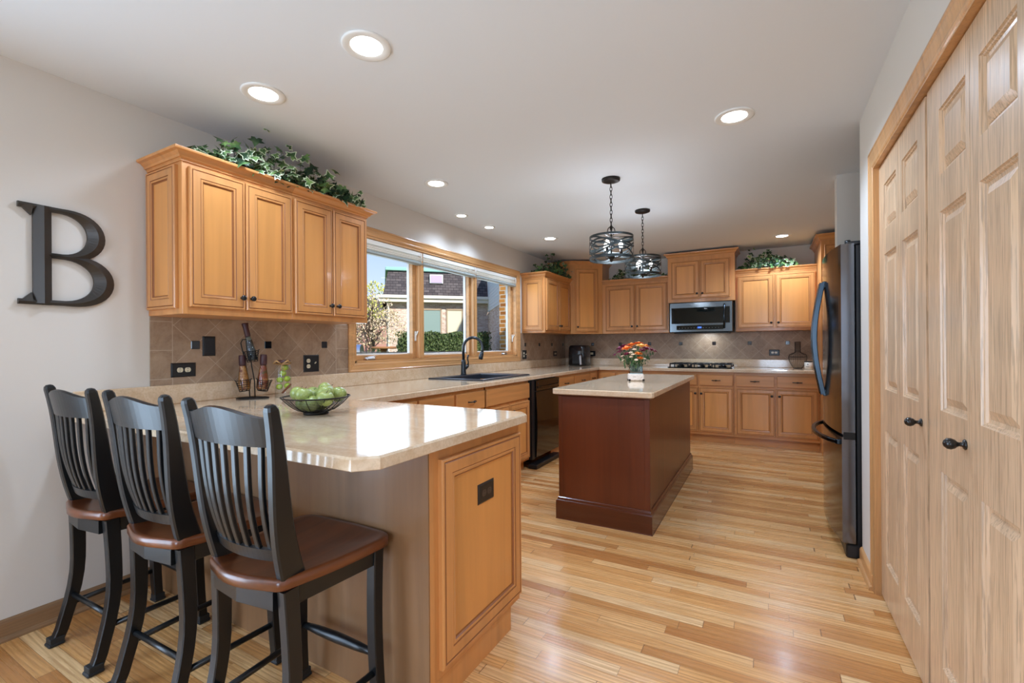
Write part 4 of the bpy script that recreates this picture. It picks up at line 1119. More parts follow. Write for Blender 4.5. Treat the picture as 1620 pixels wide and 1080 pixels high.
# ------------------------------------------------------------------ pantry doors (two bifold pairs) and casing
XD = .474
PPROF = [(0, 0), (.003, -.005), (.007, -.0065), (.010, -.012), (.020, -.0135), (.0215, -.0115), (.044, -.0025)]
def leaf(y0, y1, py0, py1):
    """moulded leaf facing -x with three raised panels"""
    b = MB(); zpan = [(.195, .810), (1.000, 1.620), (1.733, 1.940)]; zb, zt = .012, DZ - .010; xb = XD + .034
    ys = [y0, py0, py1, y1]; zs = [zb]
    for a, c in zpan: zs += [a, c]
    zs.append(zt)
    P = lambda y, z, d=0: (XD - d, y, z)
    for i in range(3):
        for k in range(len(zs) - 1):
            if i == 1 and k % 2 == 1: continue
            b.add([P(ys[i + 1], zs[k]), P(ys[i], zs[k]), P(ys[i], zs[k + 1]), P(ys[i + 1], zs[k + 1])], [(0, 1, 2, 3)])
    for a, c in zpan:
        base = len(b.v); w_, h_ = py1 - py0, c - a
        for ins, ht in PPROF: b.v += [P(py1 - ins, a + ins, ht), P(py0 + ins, a + ins, ht), P(py0 + ins, c - ins, ht), P(py1 - ins, c - ins, ht)]
        for q in range(len(PPROF) - 1):
            for k in range(4):
                l = (k + 1) % 4; b.f.append((base + q * 4 + k, base + q * 4 + l, base + q * 4 + 4 + l, base + q * 4 + 4 + k)); b.m.append(0); b.sm.append(False)
        q = base + (len(PPROF) - 1) * 4; b.f.append((q, q + 1, q + 2, q + 3)); b.m.append(0); b.sm.append(False)
    for (a, c) in ((y0, y1),):
        b.add([(XD, a, zb), (xb, a, zb), (xb, a, zt), (XD, a, zt)], [(0, 1, 2, 3)]); b.add([(XD, c, zb), (xb, c, zb), (xb, c, zt), (XD, c, zt)], [(3, 2, 1, 0)])
        b.add([(XD, a, zt), (xb, a, zt), (xb, c, zt), (XD, c, zt)], [(0, 1, 2, 3)]); b.add([(XD, a, zb), (xb, a, zb), (xb, c, zb), (XD, c, zb)], [(3, 2, 1, 0)])
        b.add([(xb, a, zb), (xb, c, zb), (xb, c, zt), (xb, a, zt)], [(0, 1, 2, 3)])
    return b
PK = [(r_ * .68, h_ * .68) for r_, h_ in [(.020, 0), (.022, .003), (.018, .007), (.010, .010), (.008, .020), (.011, .026), (.019, .034), (.0235, .046), (.0215, .058), (.013, .067), (.004, .070)]]
def pantry(name, label, leaves, ky, kz):
    t = thing(name, label, 'door', (XD, leaves[0][0], 0)); t['kind'] = 'structure'
    for i, L in enumerate(leaves):
        lf = part('door_leaf', leaf(*L), M_dooroak, t)
        if i == ky[0]:
            b = MB(); b.lathe(PK, (XD, ky[1], kz), 18, '-x'); part('knob', b, M_knob, lf, 'dark bronze egg-shaped knob')
pantry('door_1', 'far pair of raised-panel oak bifold pantry doors', [(2.055, 2.421, 2.150, 2.368), (2.424, 2.790, 2.465, 2.690)], (0, 2.118), .932)
pantry('door_2', 'near pair of raised-panel oak bifold pantry doors at right edge', [(1.664, 2.031, 1.692, 1.912), (1.290, 1.661, 1.395, 1.602)], (0, 1.705), .932)
t = thing('trim_4', 'oak casing around the pantry doors', 'trim', (XP, 2.0, 0)); t['kind'] = 'structure'
CW = .075
cp_ = [(CW, 0), (CW, .019), (CW - .008, .021), (CW - .014, .017), (CW - .020, .0175), (.040, .013), (.022, .0105), (.014, .012), (.006, .010), (0, .004), (0, -.02)]
b = MB()
for i in range(len(cp_) - 1):
    (a0, h0), (a1, h1) = cp_[i], cp_[i + 1]
    L = lambda a: [(DY1 + a * .8, 0), (DY1 + a * .8, DZ + a * 1.1), (DY0 - a * .8, DZ + a * 1.1), (DY0 - a * .8, 0)]
    A, B = L(a0), L(a1)
    for k in range(3): b.add([(XP - h0 * .72, *A[k]), (XP - h0 * .72, *A[k + 1]), (XP - h1 * .72, *B[k + 1]), (XP - h1 * .72, *B[k])], [(0, 1, 2, 3)])
part('casing', b, M_oak, t)
b = MB(); b.box(XP - .004, XP + .12, DY1 - .004, DY1 + .001, 0, DZ); b.box(XP - .004, XP + .12, DY0 - .001, DY0 + .004, 0, DZ); b.box(XP - .004, XP + .12, DY0, DY1, DZ - .005, DZ + .001); part('jamb', b, M_oak, t)

# ------------------------------------------------------------------ recessed ceiling lights
def can(x, y, r, label, en=CAN_W, conic=True):
    t = thing('recessed_ceiling_light', label, 'ceiling light', (x, y, ZC), 'recessed lights in the kitchen ceiling')
    b = MB(); b.lathe([(r, ZC - .001), (r, ZC - .005), (r * .93, ZC - .008), (r * .70, ZC - .006), (r * .64, ZC - .003)], (x, y, 0), 36, cap=False); part('trim_ring', b, M_trimwhite, t)
    b = MB(); b.lathe([(r * .66, ZC - .0035), (0.001, ZC - .0035)], (x, y, 0), 36, cap=False); part('lens', b, M_lens, t)
    l = add_light('lamp_glow', 'SPOT', (x, y, ZC - .03), en, (.60, .765, 1.0), parent=t, spot_size=2.6, spot_blend=.6, shadow_soft_size=.06)
can(-1.42, 1.36, .098, 'large recessed light nearest the viewer, centre-left of the ceiling')
can(-2.12, 1.37, .098, 'recessed light above the end of the near wall cabinets')
can(-.147, 2.75, .098, 'recessed light on the right, above the pantry walkway', 48)
can(-2.168, 2.76, .090, 'recessed light above the left end of the sink window')
can(-2.50, 3.556, .065, 'small recessed light close to the window wall, nearer of the two', 11)
can(-2.50, 4.05, .065, 'small recessed light close to the window wall, farther of the two', 11)
can(-2.164, 4.83, .090, 'recessed light above the far corner cabinets', 42)
can(.155, 6.05, .090, 'recessed light above the cabinet right of the microwave', 44)
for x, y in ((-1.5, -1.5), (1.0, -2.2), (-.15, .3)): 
    add_light('added_room_fill', 'SPOT', (x, y, ZC - .03), CAN_W, (.60, .765, 1.0), direction=(0, 0, -1), spot_size=2.6, spot_blend=.6, shadow_soft_size=.06)  # unseen ceiling spots added around the camera as fill
add_light('microwave_lamp', 'AREA', (-.70, 6.60, 1.352), 1.3, (.80, .92, 1.0), direction=(0, .25, -1), shape='RECTANGLE', size=.18, size_y=.08)

# ------------------------------------------------------------------ pendants
def pendant(x, y, label):
    t = thing('pendant_lamp', label, 'pendant lamp', (x, y, ZC), 'caged drum pendants over the island')
    b = MB(); b.lathe([(.001, ZC - .030), (.030, ZC - .029), (.052, ZC - .022), (.066, ZC - .016), (.068, ZC - .002)], (x, y, 0), 28); part('canopy', b, M_iron, t)
    zt, zb, R = 2.012, 1.838, .157
    b = MB(); z = ZC - .030; k = 0
    while z > zt + .075:
        c = z - .017; pts = []
        for q in range(12):
            a = 2 * PI * q / 12; u_, v_ = .0085 * math.cos(a), .019 * math.sin(a)
            pts.append((x + (u_ if k % 2 else 0), y + (0 if k % 2 else u_), c + v_))
        b.tube(pts, .0024, 6, True); z -= .0285; k += 1
    part('chain', b, M_iron, t)
    b = MB(); b.tube([(x + .027 * math.cos(2 * PI * q / 20) * .875, y + .027 * math.cos(2 * PI * q / 20) * .48, zt + .040 + .032 * math.sin(2 * PI * q / 20)) for q in range(20)], .0034, 8, True)
    b.tube([(x, y, z + .006), (x, y, zt + .07)], .003, 6); part('hanging_loop', b, M_iron, t)
    b = MB(); b.tube([(x, y, zt + .075), (x, y, zb + .012)], .006, 8)
    for q in range(3):
        a = 2 * PI * q / 3 + .4; b.tube([(x, y, zt - .004), (x + R * math.cos(a), y + R * math.sin(a), zt - .004)], .004, 6)
        b.tube([(x, y, zb + .03), (x + .03 * math.cos(a), y + .03 * math.sin(a), zb + .018), (x + .065 * math.cos(a), y + .065 * math.sin(a), zb + .028), (x + .07 * math.cos(a), y + .07 * math.sin(a), zb + .05)], .0045, 6)
    b.lathe([(.018, zb + .035), (.026, zb + .03), (.022, zb + .012), (.010, zb + .002), (.008, zb - .010), (.001, zb - .014)], (x, y, 0), 18); part('stem', b, M_iron, t)
    b = MB(); n = 72
    def band(zf, h, rr=R, th=.0022):
        vs = []; fs = []
        for q in range(n):
            a = 2 * PI * q / n; zc_ = zf(a)
            for r_, z_ in ((rr, zc_ - h), (rr + th, zc_ - h), (rr + th, zc_ + h), (rr, zc_ + h)): vs.append((x + r_ * math.cos(a), y + r_ * math.sin(a), z_))
        for q in range(n):
            l = (q + 1) % n
            for k2 in range(4): fs.append((q * 4 + k2, l * 4 + k2, l * 4 + (k2 + 1) % 4, q * 4 + (k2 + 1) % 4)[::-1])
        b.add(vs, fs, 0, False)
    band(lambda a: zt - .008, .008); band(lambda a: zb + .010, .010)
    for m_, (am, ph, fr, off) in enumerate(((.030, 0, 2, .040), (.034, 1.9, 2, .060), (.030, .9, 3, .085), (.034, 2.8, 2, .100), (.028, 4.0, 3, .125), (.026, 5.2, 2, .060))):
        band(lambda a, am=am, ph=ph, fr=fr, off=off: zt - .004 - off + am * math.sin(fr * a + ph), .0058, R + .0005 * m_)
    part('drum_cage', b, M_cage, t)
    for q in range(3):
        a = 2 * PI * q / 3 + .4; bx, by = x + .07 * math.cos(a), y + .07 * math.sin(a)
        b = MB(); b.lathe([(.011, zb + .048), (.011, zb + .082)], (bx, by, 0), 12); sk = part('socket', b, M_iron, t)
        b = MB(); b.lathe([(.007, zb + .082), (.011, zb + .090), (.0155, zb + .105), (.0150, zb + .118), (.009, zb + .135), (.002, zb + .150)], (bx, by, 0), 14); part('bulb', b, M_bulb, sk)
    add_light('lamp_glow', 'POINT', (x, y, zb + .10), 4.5, (.80, .88, 1.0), parent=t, shadow_soft_size=.05)
    add_light('lamp_downlight', 'SPOT', (x, y, zb - .02), 16.0, (.70, .82, 1.0), parent=t, spot_size=2.5, spot_blend=.8, shadow_soft_size=.12)
pendant(-1.0, 3.33, 'nearer drum pendant of woven dark metal bands above the island')
pendant(-.985, 4.25, 'farther drum pendant of woven dark metal bands above the island')

# ------------------------------------------------------------------ counter stools
def make_stool(label):
    t = thing('counter_stool', label, 'stool', (0, 0, 0), 'slat-back counter stools along the peninsula')
    zs = .585
    # seat
    def outline(k=1.0, dz=0):
        P = []
        rw, fw, ry, fy_ = .172, .215, -.196, .200
        def arc(cx, cy, r, a0, a1, n=5):
            for i in range(n + 1):
                a = a0 + (a1 - a0) * i / n; P.append((cx + r * math.cos(a), cy + r * math.sin(a)))
        arc(-rw + .035, ry + .035, .035, -PI, -PI * .56)
        for i in range(1, 8):
            u = -1 + 2 * i / 8; P.append((u * (rw - .045), ry - .030 * (1 - u * u)))
        arc(rw - .035, ry + .035, .035, -PI * .44, 0)
        for i in range(1, 6): 
            u = i / 6; P.append((rw + (fw - rw) * u + .010 * math.sin(PI * u), ry + .035 + (fy_ - ry - .09) * u))
        arc(fw - .05, fy_ - .05, .05, 0, PI * .46)
        for i in range(1, 6):
            u = 1 - 2 * i / 6; P.append((u * (fw - .06), fy_ + .006 * (1 - u * u)))
        arc(-fw + .05, fy_ - .05, .05, PI * .54, PI)
        for i in range(1, 6):
            u = 1 - i / 6; P.append((-(rw + (fw - rw) * u + .010 * math.sin(PI * u)), ry + .035 + (fy_ - ry - .09) * u))
        return P
    O = outline(); n = len(O); b = MB(); vs = []; lev = [(.93, -.036), (1.0, -.029), (1.0, -.006), (.975, 0), (.90, -.0015), (.72, -.008), (.45, -.013), (.2, -.014)]
    for k, dz in lev: vs += [(x * k, y * k, zs + dz) for x, y in O]
    fs = [tuple(range(n))[::-1]]
    for i in range(len(lev) - 1):
        for q in range(n): fs.append((i * n + q, i * n + (q + 1) % n, (i + 1) * n + (q + 1) % n, (i + 1) * n + q))
    fs.append(tuple((len(lev) - 1) * n + q for q in range(n))); b.add(vs, fs, 0, True)
    me_seat = part('seat', b, M_seat, t)
    # apron
    b = MB(); za, zb_ = zs - .036 - .052, zs - .034
    b.bar([(-.135, -.180, (za + zb_) / 2), (0, -.196, (za + zb_) / 2), (.135, -.180, (za + zb_) / 2)], .010, .026, (0, 0, 1), b=.002)
    b.box(-.165, .165, .160, .180, za, zb_, .002)
    for s_ in (-1, 1): b.bar([(s_ * .150, -.17, (za + zb_) / 2), (s_ * .183, .165, (za + zb_) / 2)], .009, .026, (0, 0, 1), b=.002)
    part('apron', b, M_black, t)
    # legs
    for s_ in (-1, 1):
        b = MB(); P = []; 
        for i in range(11):
            k = i / 10; z = (zs - .034) * (1 - k); yy = -.158 + .006 * math.sin(PI * min(k * 1.25, 1)) - .060 * max(0, (k - .40) / .60) ** 1.8
            P.append((s_ * (.155 + .022 * k), yy, z + (.012 if i == 10 else 0)))
        b.bar(P, .0165, [.0235 - .005 * (i / 10) for i in range(11)], (0, 1, 0), b=.003)
        lg = part('leg', b, M_black, t)
        b = MB(); e = P[-1]; b.box(e[0] - .024, e[0] + .024, e[1] - .030, e[1] + .022, 0, .014, .004); b.box(e[0] - .0215, e[0] + .0215, e[1] - .025, e[1] + .021, .012, .034, .002); part('foot_cap', b, M_rubber, lg)
        b = MB(); P = []
        for i in range(9):
            k = i / 8; z = (zs - .034) * (1 - k); P.append((s_ * (.176 + .014 * k), .150 - .012 * math.sin(PI * k), z + (.012 if i == 8 else 0)))
        b.bar(P, .0185, [.0205 - .003 * (i / 8) for i in range(9)], (0, 1, 0), b=.003)
        lg = part('leg', b, M_black, t)
        b = MB(); e = P[-1]; b.box(e[0] - .024, e[0] + .024, e[1] - .023, e[1] + .026, 0, .014, .004); b.box(e[0] - .0215, e[0] + .0215, e[1] - .020, e[1] + .022, .012, .034, .002); part('foot_cap', b, M_rubber, lg)
        b = MB(); b.tube([(s_ * .172, -.165, .150), (s_ * .186, .145, .150)], .0105, 10); part('stretcher', b, M_black, t)
    b = MB(); b.tube([(-.165, -.168, .185), (.165, -.168, .185)], .010, 10); part('stretcher', b, M_black, t)
    b = MB(); b.tube([(-.183, .145, .200), (-.10, .145, .201), (0, .145, .202), (.10, .145, .201), (.183, .145, .200)], [.009, .015, .018, .015, .009], 12); part('stretcher', b, M_black, t)
    # back: posts follow a gentle S
    def yp(z):
        k = (z - zs) / (1.062 - zs); return -.146 - .086 * k - .030 * math.sin(PI * k) * (1 - k) + .010 * math.sin(PI * k)
    for s_ in (-1, 1):
        b = MB(); P = []; W = []; Dd = []
        for i in range(13):
            k = i / 12; z = zs - .012 + (1.050 - zs + .012) * k
            P.append((s_ * (.151 + .040 * k), yp(z), z)); W.append(.0145); Dd.append(.036 - .020 * k)
        P += [(P[-1][0] + s_ * .0004, P[-1][1] - .003, P[-1][2] + .010), (P[-1][0] + s_ * .0006, P[-1][1] - .004, P[-1][2] + .015)]; W += [.0125, .008]; Dd += [.0125, .006]
        b.bar(P, W, Dd, (0, 1, 0), b=.005); part('back_post', b, M_black, t)
    def rail(z0, z1, crest, bow, hw, th=.010, nn_=16):
        b = MB(); vs = []; fs = []
        for i in range(nn_ + 1):
            u = -1 + 2 * i / nn_; x = u * hw; yc = -bow * (1 - u * u); top = z1 + crest * (math.cos(u * PI) * .5 + .5)
            vs += [(x, yp(z0) + yc - th, z0), (x, yp(top) + yc - th, top - .003), (x, yp(top) + yc, top), (x, yp(top) + yc + th, top - .003), (x, yp(z0) + yc + th, z0)]
        for i in range(nn_):
            for k in range(5): fs.append((i * 5 + k, (i + 1) * 5 + k, (i + 1) * 5 + (k + 1) % 5, i * 5 + (k + 1) % 5))
        fs += [(0, 1, 2, 3, 4), tuple(nn_ * 5 + k for k in (4, 3, 2, 1, 0))]
        b.add(vs, [f[::-1] for f in fs], 0, False); return b
    part('top_rail', rail(.950, 1.030, .026, .030, .178), M_black, t)
    part('lower_rail', rail(.625, .662, .0, .026, .148), M_black, t)
    for i in range(7):
        u = (i - 3) / 3.75; b = MB(); P = []
        for q in range(11):
            k = q / 10; z = .655 + (.962 - .655) * k
            P.append((u * (.142 + .032 * k), yp(z) - .028 * (1 - u * u) - .008 * math.sin(PI * k), z))
        b.bar(P, .0092, .0058, (0, 1, 0), b=.002); part('slat', b, M_black, t)
    return t
st = make_stool('black slat-back stool at the left, nearest the wall with the letter')
st.location = (-2.386, .965, 0); st.rotation_euler = (0, 0, .01)
dup(st, (-1.850, .965, 0), .012, 'middle stool of the three black slat-back stools at the peninsula')
dup(st, (-1.310, .960, 0), .02, 'right-hand black slat-back stool, closest to the viewer at the peninsula corner')

# ------------------------------------------------------------------ ivy
def ivy_leaf(b, c, s_, R3, mg, md):
    O = [(0, -.05), (.18, -.30), (.52, -.34), (.48, -.02), (.82, .10), (.50, .28), (.30, .36), (.0, 1.0), (-.30, .36), (-.50, .28), (-.82, .10), (-.48, -.02), (-.52, -.34), (-.18, -.30)]
    n = len(O); vs = []
    for k in (1.0, .78):
        for x, y in O:
            zz = -.22 * abs(x) - .12 * y * y
            vs.append(Vector(c) + R3 @ Vector(((x * k) * s_, (y * k + (1 - k) * .1) * s_, zz * s_ * k)))
    vs.append(Vector(c) + R3 @ Vector((0, .1 * s_, .03 * s_)))
    base = len(b.v); b.v += [tuple(v) for v in vs]
    for i in range(n):
        j = (i + 1) % n
        b.f.append((base + i, base + j, base + n + j, base + n + i)); b.m.append(mg); b.sm.append(True)
        b.f.append((base + n + i, base + n + j, base + 2 * n)); b.m.append(md); b.sm.append(True)
def ivy(name, path, count, seed, label, spread=.06, rise=.10, size=(.022, .040), varieg=.35, ahead=(1, 0, 0)):
    rnd = random.Random(seed); P = [Vector(p) for p in path]
    c0 = P[len(P) // 2]; t = thing(name, label, 'artificial plant', (c0.x, c0.y, min(p.z for p in P)))
    b = MB(); sb = MB()
    def at(k):
        k = k * (len(P) - 1); i = min(int(k), len(P) - 2); return P[i].lerp(P[i + 1], k - i)
    A = Vector(ahead)
    for i in range(count):
        k = rnd.random(); c = at(k); env = math.sin(PI * min(1, max(0, k))) ** .6
        z = abs(rnd.gauss(0, .5)) * rise * env
        p = c + Vector((rnd.gauss(0, spread), rnd.gauss(0, spread), z))
        p.z = max(p.z, c.z + .003)
        s_ = rnd.uniform(*size)
        dirn = (A * rnd.uniform(.1, 1.1) + Vector((rnd.gauss(0, .5), rnd.gauss(0, .5), rnd.uniform(.1, 1.0)))).normalized()
        q = dirn.to_track_quat('Z', 'Y').to_matrix() @ Matrix.Rotation(rnd.uniform(0, 2 * PI), 3, 'Z')
        v = rnd.random()
        if v < varieg: mg, md = 2, 0
        elif v < varieg + .3: mg, md = 0, 0
        else: mg, md = 1, 1
        ivy_leaf(b, p, s_, q, mg, md)
        if rnd.random() < .4: sb.tube([c, c.lerp(p, .5) + Vector((0, 0, .01)), p], .0012, 4)
    sb.tube([p + Vector((0, 0, .006)) for p in P], .003, 5)
    part('foliage', b, [M_ivy, M_ivydark, M_ivycream], t); part('stem', sb, M_vine, t)
    return t
ivy('ivy_garland', [(-2.56, 1.24, 2.168), (-2.48, 1.45, 2.170), (-2.44, 1.62, 2.170), (-2.43, 1.85, 2.170), (-2.43, 2.05, 2.170), (-2.43, 2.24, 2.172)], 340, 7, 'long variegated ivy garland on top of the near wall cabinets', .032, .16, (.032, .056), .40, (1, -.7, .2))
ivy('ivy_garland', [(-2.60, 5.38, 2.155), (-2.50, 5.55, 2.155), (-2.47, 5.80, 2.155), (-2.47, 6.02, 2.155)], 220, 11, 'dark ivy clump on the far cabinet right of the window', .045, .20, (.030, .050), .12, (.8, -1, .2))
ivy('ivy_garland', [(-1.92, 6.50, 2.145), (-1.60, 6.47, 2.145), (-1.22, 6.47, 2.145)], 170, 13, 'ivy garland behind the pendants on the cabinet left of the microwave', .04, .21, (.030, .050), .28, (0, -1, .2))
ivy('ivy_garland', [(-.26, 6.50, 2.150), (-.10, 6.47, 2.150), (.10, 6.45, 2.150), (.30, 6.47, 2.150)], 230, 17, 'bright variegated ivy garland on the cabinet right of the microwave', .034, .19, (.032, .056), .40, (0, -1, .2))

# ------------------------------------------------------------------ bowl of apples
bx, by, bz = -1.765, 1.378, ZT
t = thing('wire_fruit_bowl', 'black wire fruit bowl on the peninsula filled with green apples', 'bowl', (bx, by, bz))
b = MB(); RB = .143
b.tube([(bx + RB * math.cos(2 * PI * q / 48), by + RB * math.sin(2 * PI * q / 48), bz + .077) for q in range(48)], .0028, 8, True); part('rim', b, M_iron, t)
b = MB()
def rb(z): k = (z - .012) / .065; return .052 + (RB - .052) * (max(k, 0) ** .62)
for i in range(16):
    z = .013 + .064 * i / 16; r_ = rb(z); b.tube([(bx + r_ * math.cos(2 * PI * q / 36), by + r_ * math.sin(2 * PI * q / 36), bz + z) for q in range(36)], .0008, 4, True)
for q in range(12):
    a = 2 * PI * q / 12 + .1; b.tube([(bx + rb(z) * math.cos(a), by + rb(z) * math.sin(a), bz + z) for z in (.012, .02, .03, .045, .06, .077)], .0018, 6)
part('wire_basket', b, M_iron, t)
b = MB(); b.lathe([(.052, bz + .0005), (.054, bz + .004), (.053, bz + .012), (.002, bz + .013)], (bx, by, 0), 24); part('foot_ring', b, M_iron, t)
def make_apple(loc, r, rx, label, seed):
    t = thing('apple', label, 'apple', loc, 'green apples in the wire bowl')
    b = MB(); prof = []
    for i in range(15):
        a = -PI / 2 + PI * i / 14; rr = r * math.cos(a) * (1 + .05 * math.sin(a)); zz = r * .90 * math.sin(a)
        if i >= 12: zz -= (i - 11) ** 2 * r * .022
        if i <= 1: zz += (2 - i) ** 2 * r * .02
        prof.append((max(rr, .0004), zz))
    b.lathe(prof, (0, 0, 0), 24); M_ = Matrix.Rotation(rx[0], 4, 'X') @ Matrix.Rotation(rx[1], 4, 'Y'); b.xform(M_)
    b.v = [(v[0] + loc[0], v[1] + loc[1], v[2] + loc[2]) for v in b.v]; part('skin', b, M_apple, t)
    s_ = MB(); s_.tube([(0, 0, r * .70), (.001, .001, r * .85), (.004, .002, r * 1.02)], [.0012, .001, .0016], 6); s_.xform(M_)
    s_.v = [(v[0] + loc[0], v[1] + loc[1], v[2] + loc[2]) for v in s_.v]; part('stem', s_, M_bark, t)
AP = [(-.085, -.030, .087, 'green apple at the left of the bowl'), (-.012, -.058, .088, 'green apple at front centre of the heap with its top high'), (.058, .004, .092, 'green apple on the right half of the bowl'),
      (-.008, .062, .100, 'green apple at the back of the heap'), (.062, .075, .082, 'green apple at the far right rim of the bowl'), (-.045, -.030, .050, 'green apple low in the bowl behind the front wires'),
      (.030, -.050, .052, 'green apple low in the bowl at the front right'), (.010, .020, .048, 'green apple at the bottom middle of the bowl'), (-.085, .050, .078, 'green apple at the back left of the bowl'), (.10, -.03, .075, 'green apple leaning on the right front rim of the bowl')]
rn = random.Random(3)
for i, (ax, ay, az, lab) in enumerate(AP): make_apple((bx + ax * .95, by + ay * .95, bz + az), .0375, (rn.uniform(-.7, .7), rn.uniform(-.7, .7)), lab, i)

# ------------------------------------------------------------------ jar of limes
jx, jy = -2.545, 1.757
t = thing('glass_jar', 'clear glass jar of limes with a dark lid and raffia bow', 'jar', (jx, jy, ZT))
b = MB(); b.lathe([(.043, ZT + .0008), (.045, ZT + .006), (.045, ZT + .17), (.040, ZT + .187), (.036, ZT + .193), (.036, ZT + .205)], (jx, jy, 0), 28, cap=False); b.lathe([(.044, ZT + .004), (.001, ZT + .004)], (jx, jy, 0), 28, cap=False); part('glass', b, M_glass, t)
b = MB(); b.lathe([(.040, ZT + .203), (.041, ZT + .208), (.041, ZT + .220), (.037, ZT + .222)], (jx, jy, 0), 24); part('lid', b, mat('maroon_brown_lid', srgb(70, 34, 30), .4), t)
b = MB()
for s_ in (-1, 1):
    for k in range(3): b.tube([(jx + .03, jy - .03, ZT + .198), (jx + .035 + s_ * .01, jy - .03 + s_ * .03, ZT + .215 + k * .004), (jx + .032 + s_ * .02, jy - .028 + s_ * .045, ZT + .202 + k * .003), (jx + .03, jy - .03, ZT + .196)], .0022, 6)
b.tube([(jx + .038 * math.cos(2 * PI * q / 24), jy + .038 * math.sin(2 * PI * q / 24), ZT + .197) for q in range(24)], .003, 6, True)
b.tube([(jx + .03, jy - .03, ZT + .195), (jx + .035, jy - .04, ZT + .16)], .002, 5); b.tube([(jx + .03, jy - .025, ZT + .195), (jx + .042, jy - .02, ZT + .155)], .002, 5)
part('raffia_bow', b, mat('raffia', srgb(178, 138, 88), .8), t)
b = MB(); b.tube([(jx + .042, jy - .036, ZT + .028), (jx + .052, jy + .014, ZT + .078)], .006, 8); part('cinnamon_stick', b, mat('cinnamon_bark', srgb(104, 58, 34), .8), t)
for i, (ax, ay, az, lab) in enumerate(((-.012, -.016, .062, 'lime at the bottom of the glass jar'), (.014, .018, .066, 'lime at the bottom right of the glass jar'), (-.010, -.014, .103, 'lime in the middle left of the glass jar'), (.010, .020, .108, 'lime in the middle right of the glass jar'), (.0, .0, .142, 'lime near the top of the glass jar'), (.006, .010, .176, 'uppermost lime, just under the lid of the glass jar'))):
    b = MB(); b.sphere((jx + ax, jy + ay, ZT + az), .0195, 16, 10, sq=(1, 1, .92)); solo('lime', b, M_lime, lab, 'lime', 'limes in the glass jar')

# ------------------------------------------------------------------ wine rack and bottles
rx, ry = -2.630, 1.622
t = thing('wire_bottle_rack', 'dark wire rack holding three bottles on the counter', 'bottle rack', (rx, ry, ZT))
AX = Vector((.75, .66, 0))       # width direction of the rack in plan, roughly across the view
def rp(u, v, z): return (rx + AX.x * u - AX.y * v, ry + AX.y * u + AX.x * v, ZT + z)
b = MB(); b.tube([rp(.085 * math.cos(2 * PI * q / 32), .045 * math.sin(2 * PI * q / 32), .004) for q in range(32)], .004, 8, True); b.tube([rp(-.085, 0, .004), rp(.085, 0, .004)], .003, 6); part('base_ring', b, M_iron, t)
b = MB(); b.tube([rp(-.016, 0, .004), rp(-.02, 0, .10), rp(-.045, 0, .24), rp(-.062, 0, .325), rp(-.052, 0, .345), rp(-.03, 0, .345)], .0032, 6)
b.tube([rp(.012, 0, .004), rp(.010, 0, .10), rp(-.005, 0, .19), rp(-.012, 0, .26)], .0032, 6); part('upright', b, M_iron, t)
def basket(c, tilt, r0=.027, r1=.040, h=.062):
    b = MB(); c = Vector(c)
    ax = Vector((AX.x * math.sin(tilt), AX.y * math.sin(tilt), math.cos(tilt))); u_ = Vector((-AX.y, AX.x, 0)); v_ = ax.cross(u_)
    for i in range(6):
        k = i / 5; r_ = r0 + (r1 - r0) * k; o = c + ax * (h * k); b.tube([o + u_ * (r_ * math.cos(2 * PI * q / 20)) + v_ * (r_ * math.sin(2 * PI * q / 20)) for q in range(20)], .0016, 5, True)
    for q in range(8):
        a = 2 * PI * q / 8; b.tube([c, c + u_ * (r0 * math.cos(a)) + v_ * (r0 * math.sin(a)), c + ax * h + u_ * (r1 * math.cos(a)) + v_ * (r1 * math.sin(a)), c + ax * (h + .006) + u_ * ((r1 + .006) * math.cos(a)) + v_ * ((r1 + .006) * math.sin(a))], .0018, 5)
    return b
part('wire_basket', basket(rp(-.044, 0, .045), -.10), M_iron, t); part('wire_basket', basket(rp(.052, 0, .045), .16), M_iron, t); part('wire_basket', basket(rp(.0, 0, .215), -.12), M_iron, t)
def bottle(c, tilt, prof, cap, label, fill, glass):
    c = Vector(c); q = Matrix.Translation(c) @ Matrix.Rotation(math.atan2(AX.y, AX.x), 4, 'Z') @ Matrix.Rotation(tilt, 4, 'Y')
    t = thing('bottle', label, 'bottle', c, 'bottles in the wire rack')
    b = MB(); b.lathe(prof, (0, 0, 0), 18, cap=False); b.xform(q); part('glass', b, glass, t)
    b = MB(); b.lathe([(r_ * .9, z_) for r_, z_ in prof[:-1]] , (0, 0, 0), 16); b.xform(q); part('contents', b, fill, t)
    b = MB(); b.lathe(cap, (0, 0, 0), 16); b.xform(q); part('wax_cap', b, M_wax, t, 'dark maroon wax cap')
M_wax = mat('maroon_wax', srgb(64, 34, 36), .45)
def fillmat(name, a, c, e):
    m = mat(name, a, .5); q = NT(m); q.color(q.ramp(q.noise(q.mapping(q.coord('Object'), (30, 30, 45)), 1, 3, .6), [(.35, a), (.5, c), (.65, e)])); return m
M_fillA = fillmat('layered_peppers', srgb(150, 96, 48), srgb(206, 160, 92), srgb(120, 50, 28)); M_fillB = fillmat('layered_herbs', srgb(92, 80, 30), srgb(150, 60, 30), srgb(196, 150, 84))
M_fillC = mat('dark_wine', (.03, .028, .035), .12)
cone = [(.030, .0), (.034, .008), (.033, .04), (.024, .10), (.015, .15), (.0135, .175)]
coneCap = [(.0165, .140), (.019, .150), (.019, .185), (.0175, .200), (.016, .203)]
bottle(rp(-.044, 0, .052), -.06, cone, coneCap, 'lower left cone-shaped bottle with orange layers in the wire rack', M_fillA, M_bottle)
bottle(rp(.052, 0, .054), .04, cone, coneCap, 'lower right cone-shaped bottle with green and red layers in the wire rack', M_fillB, M_bottle)
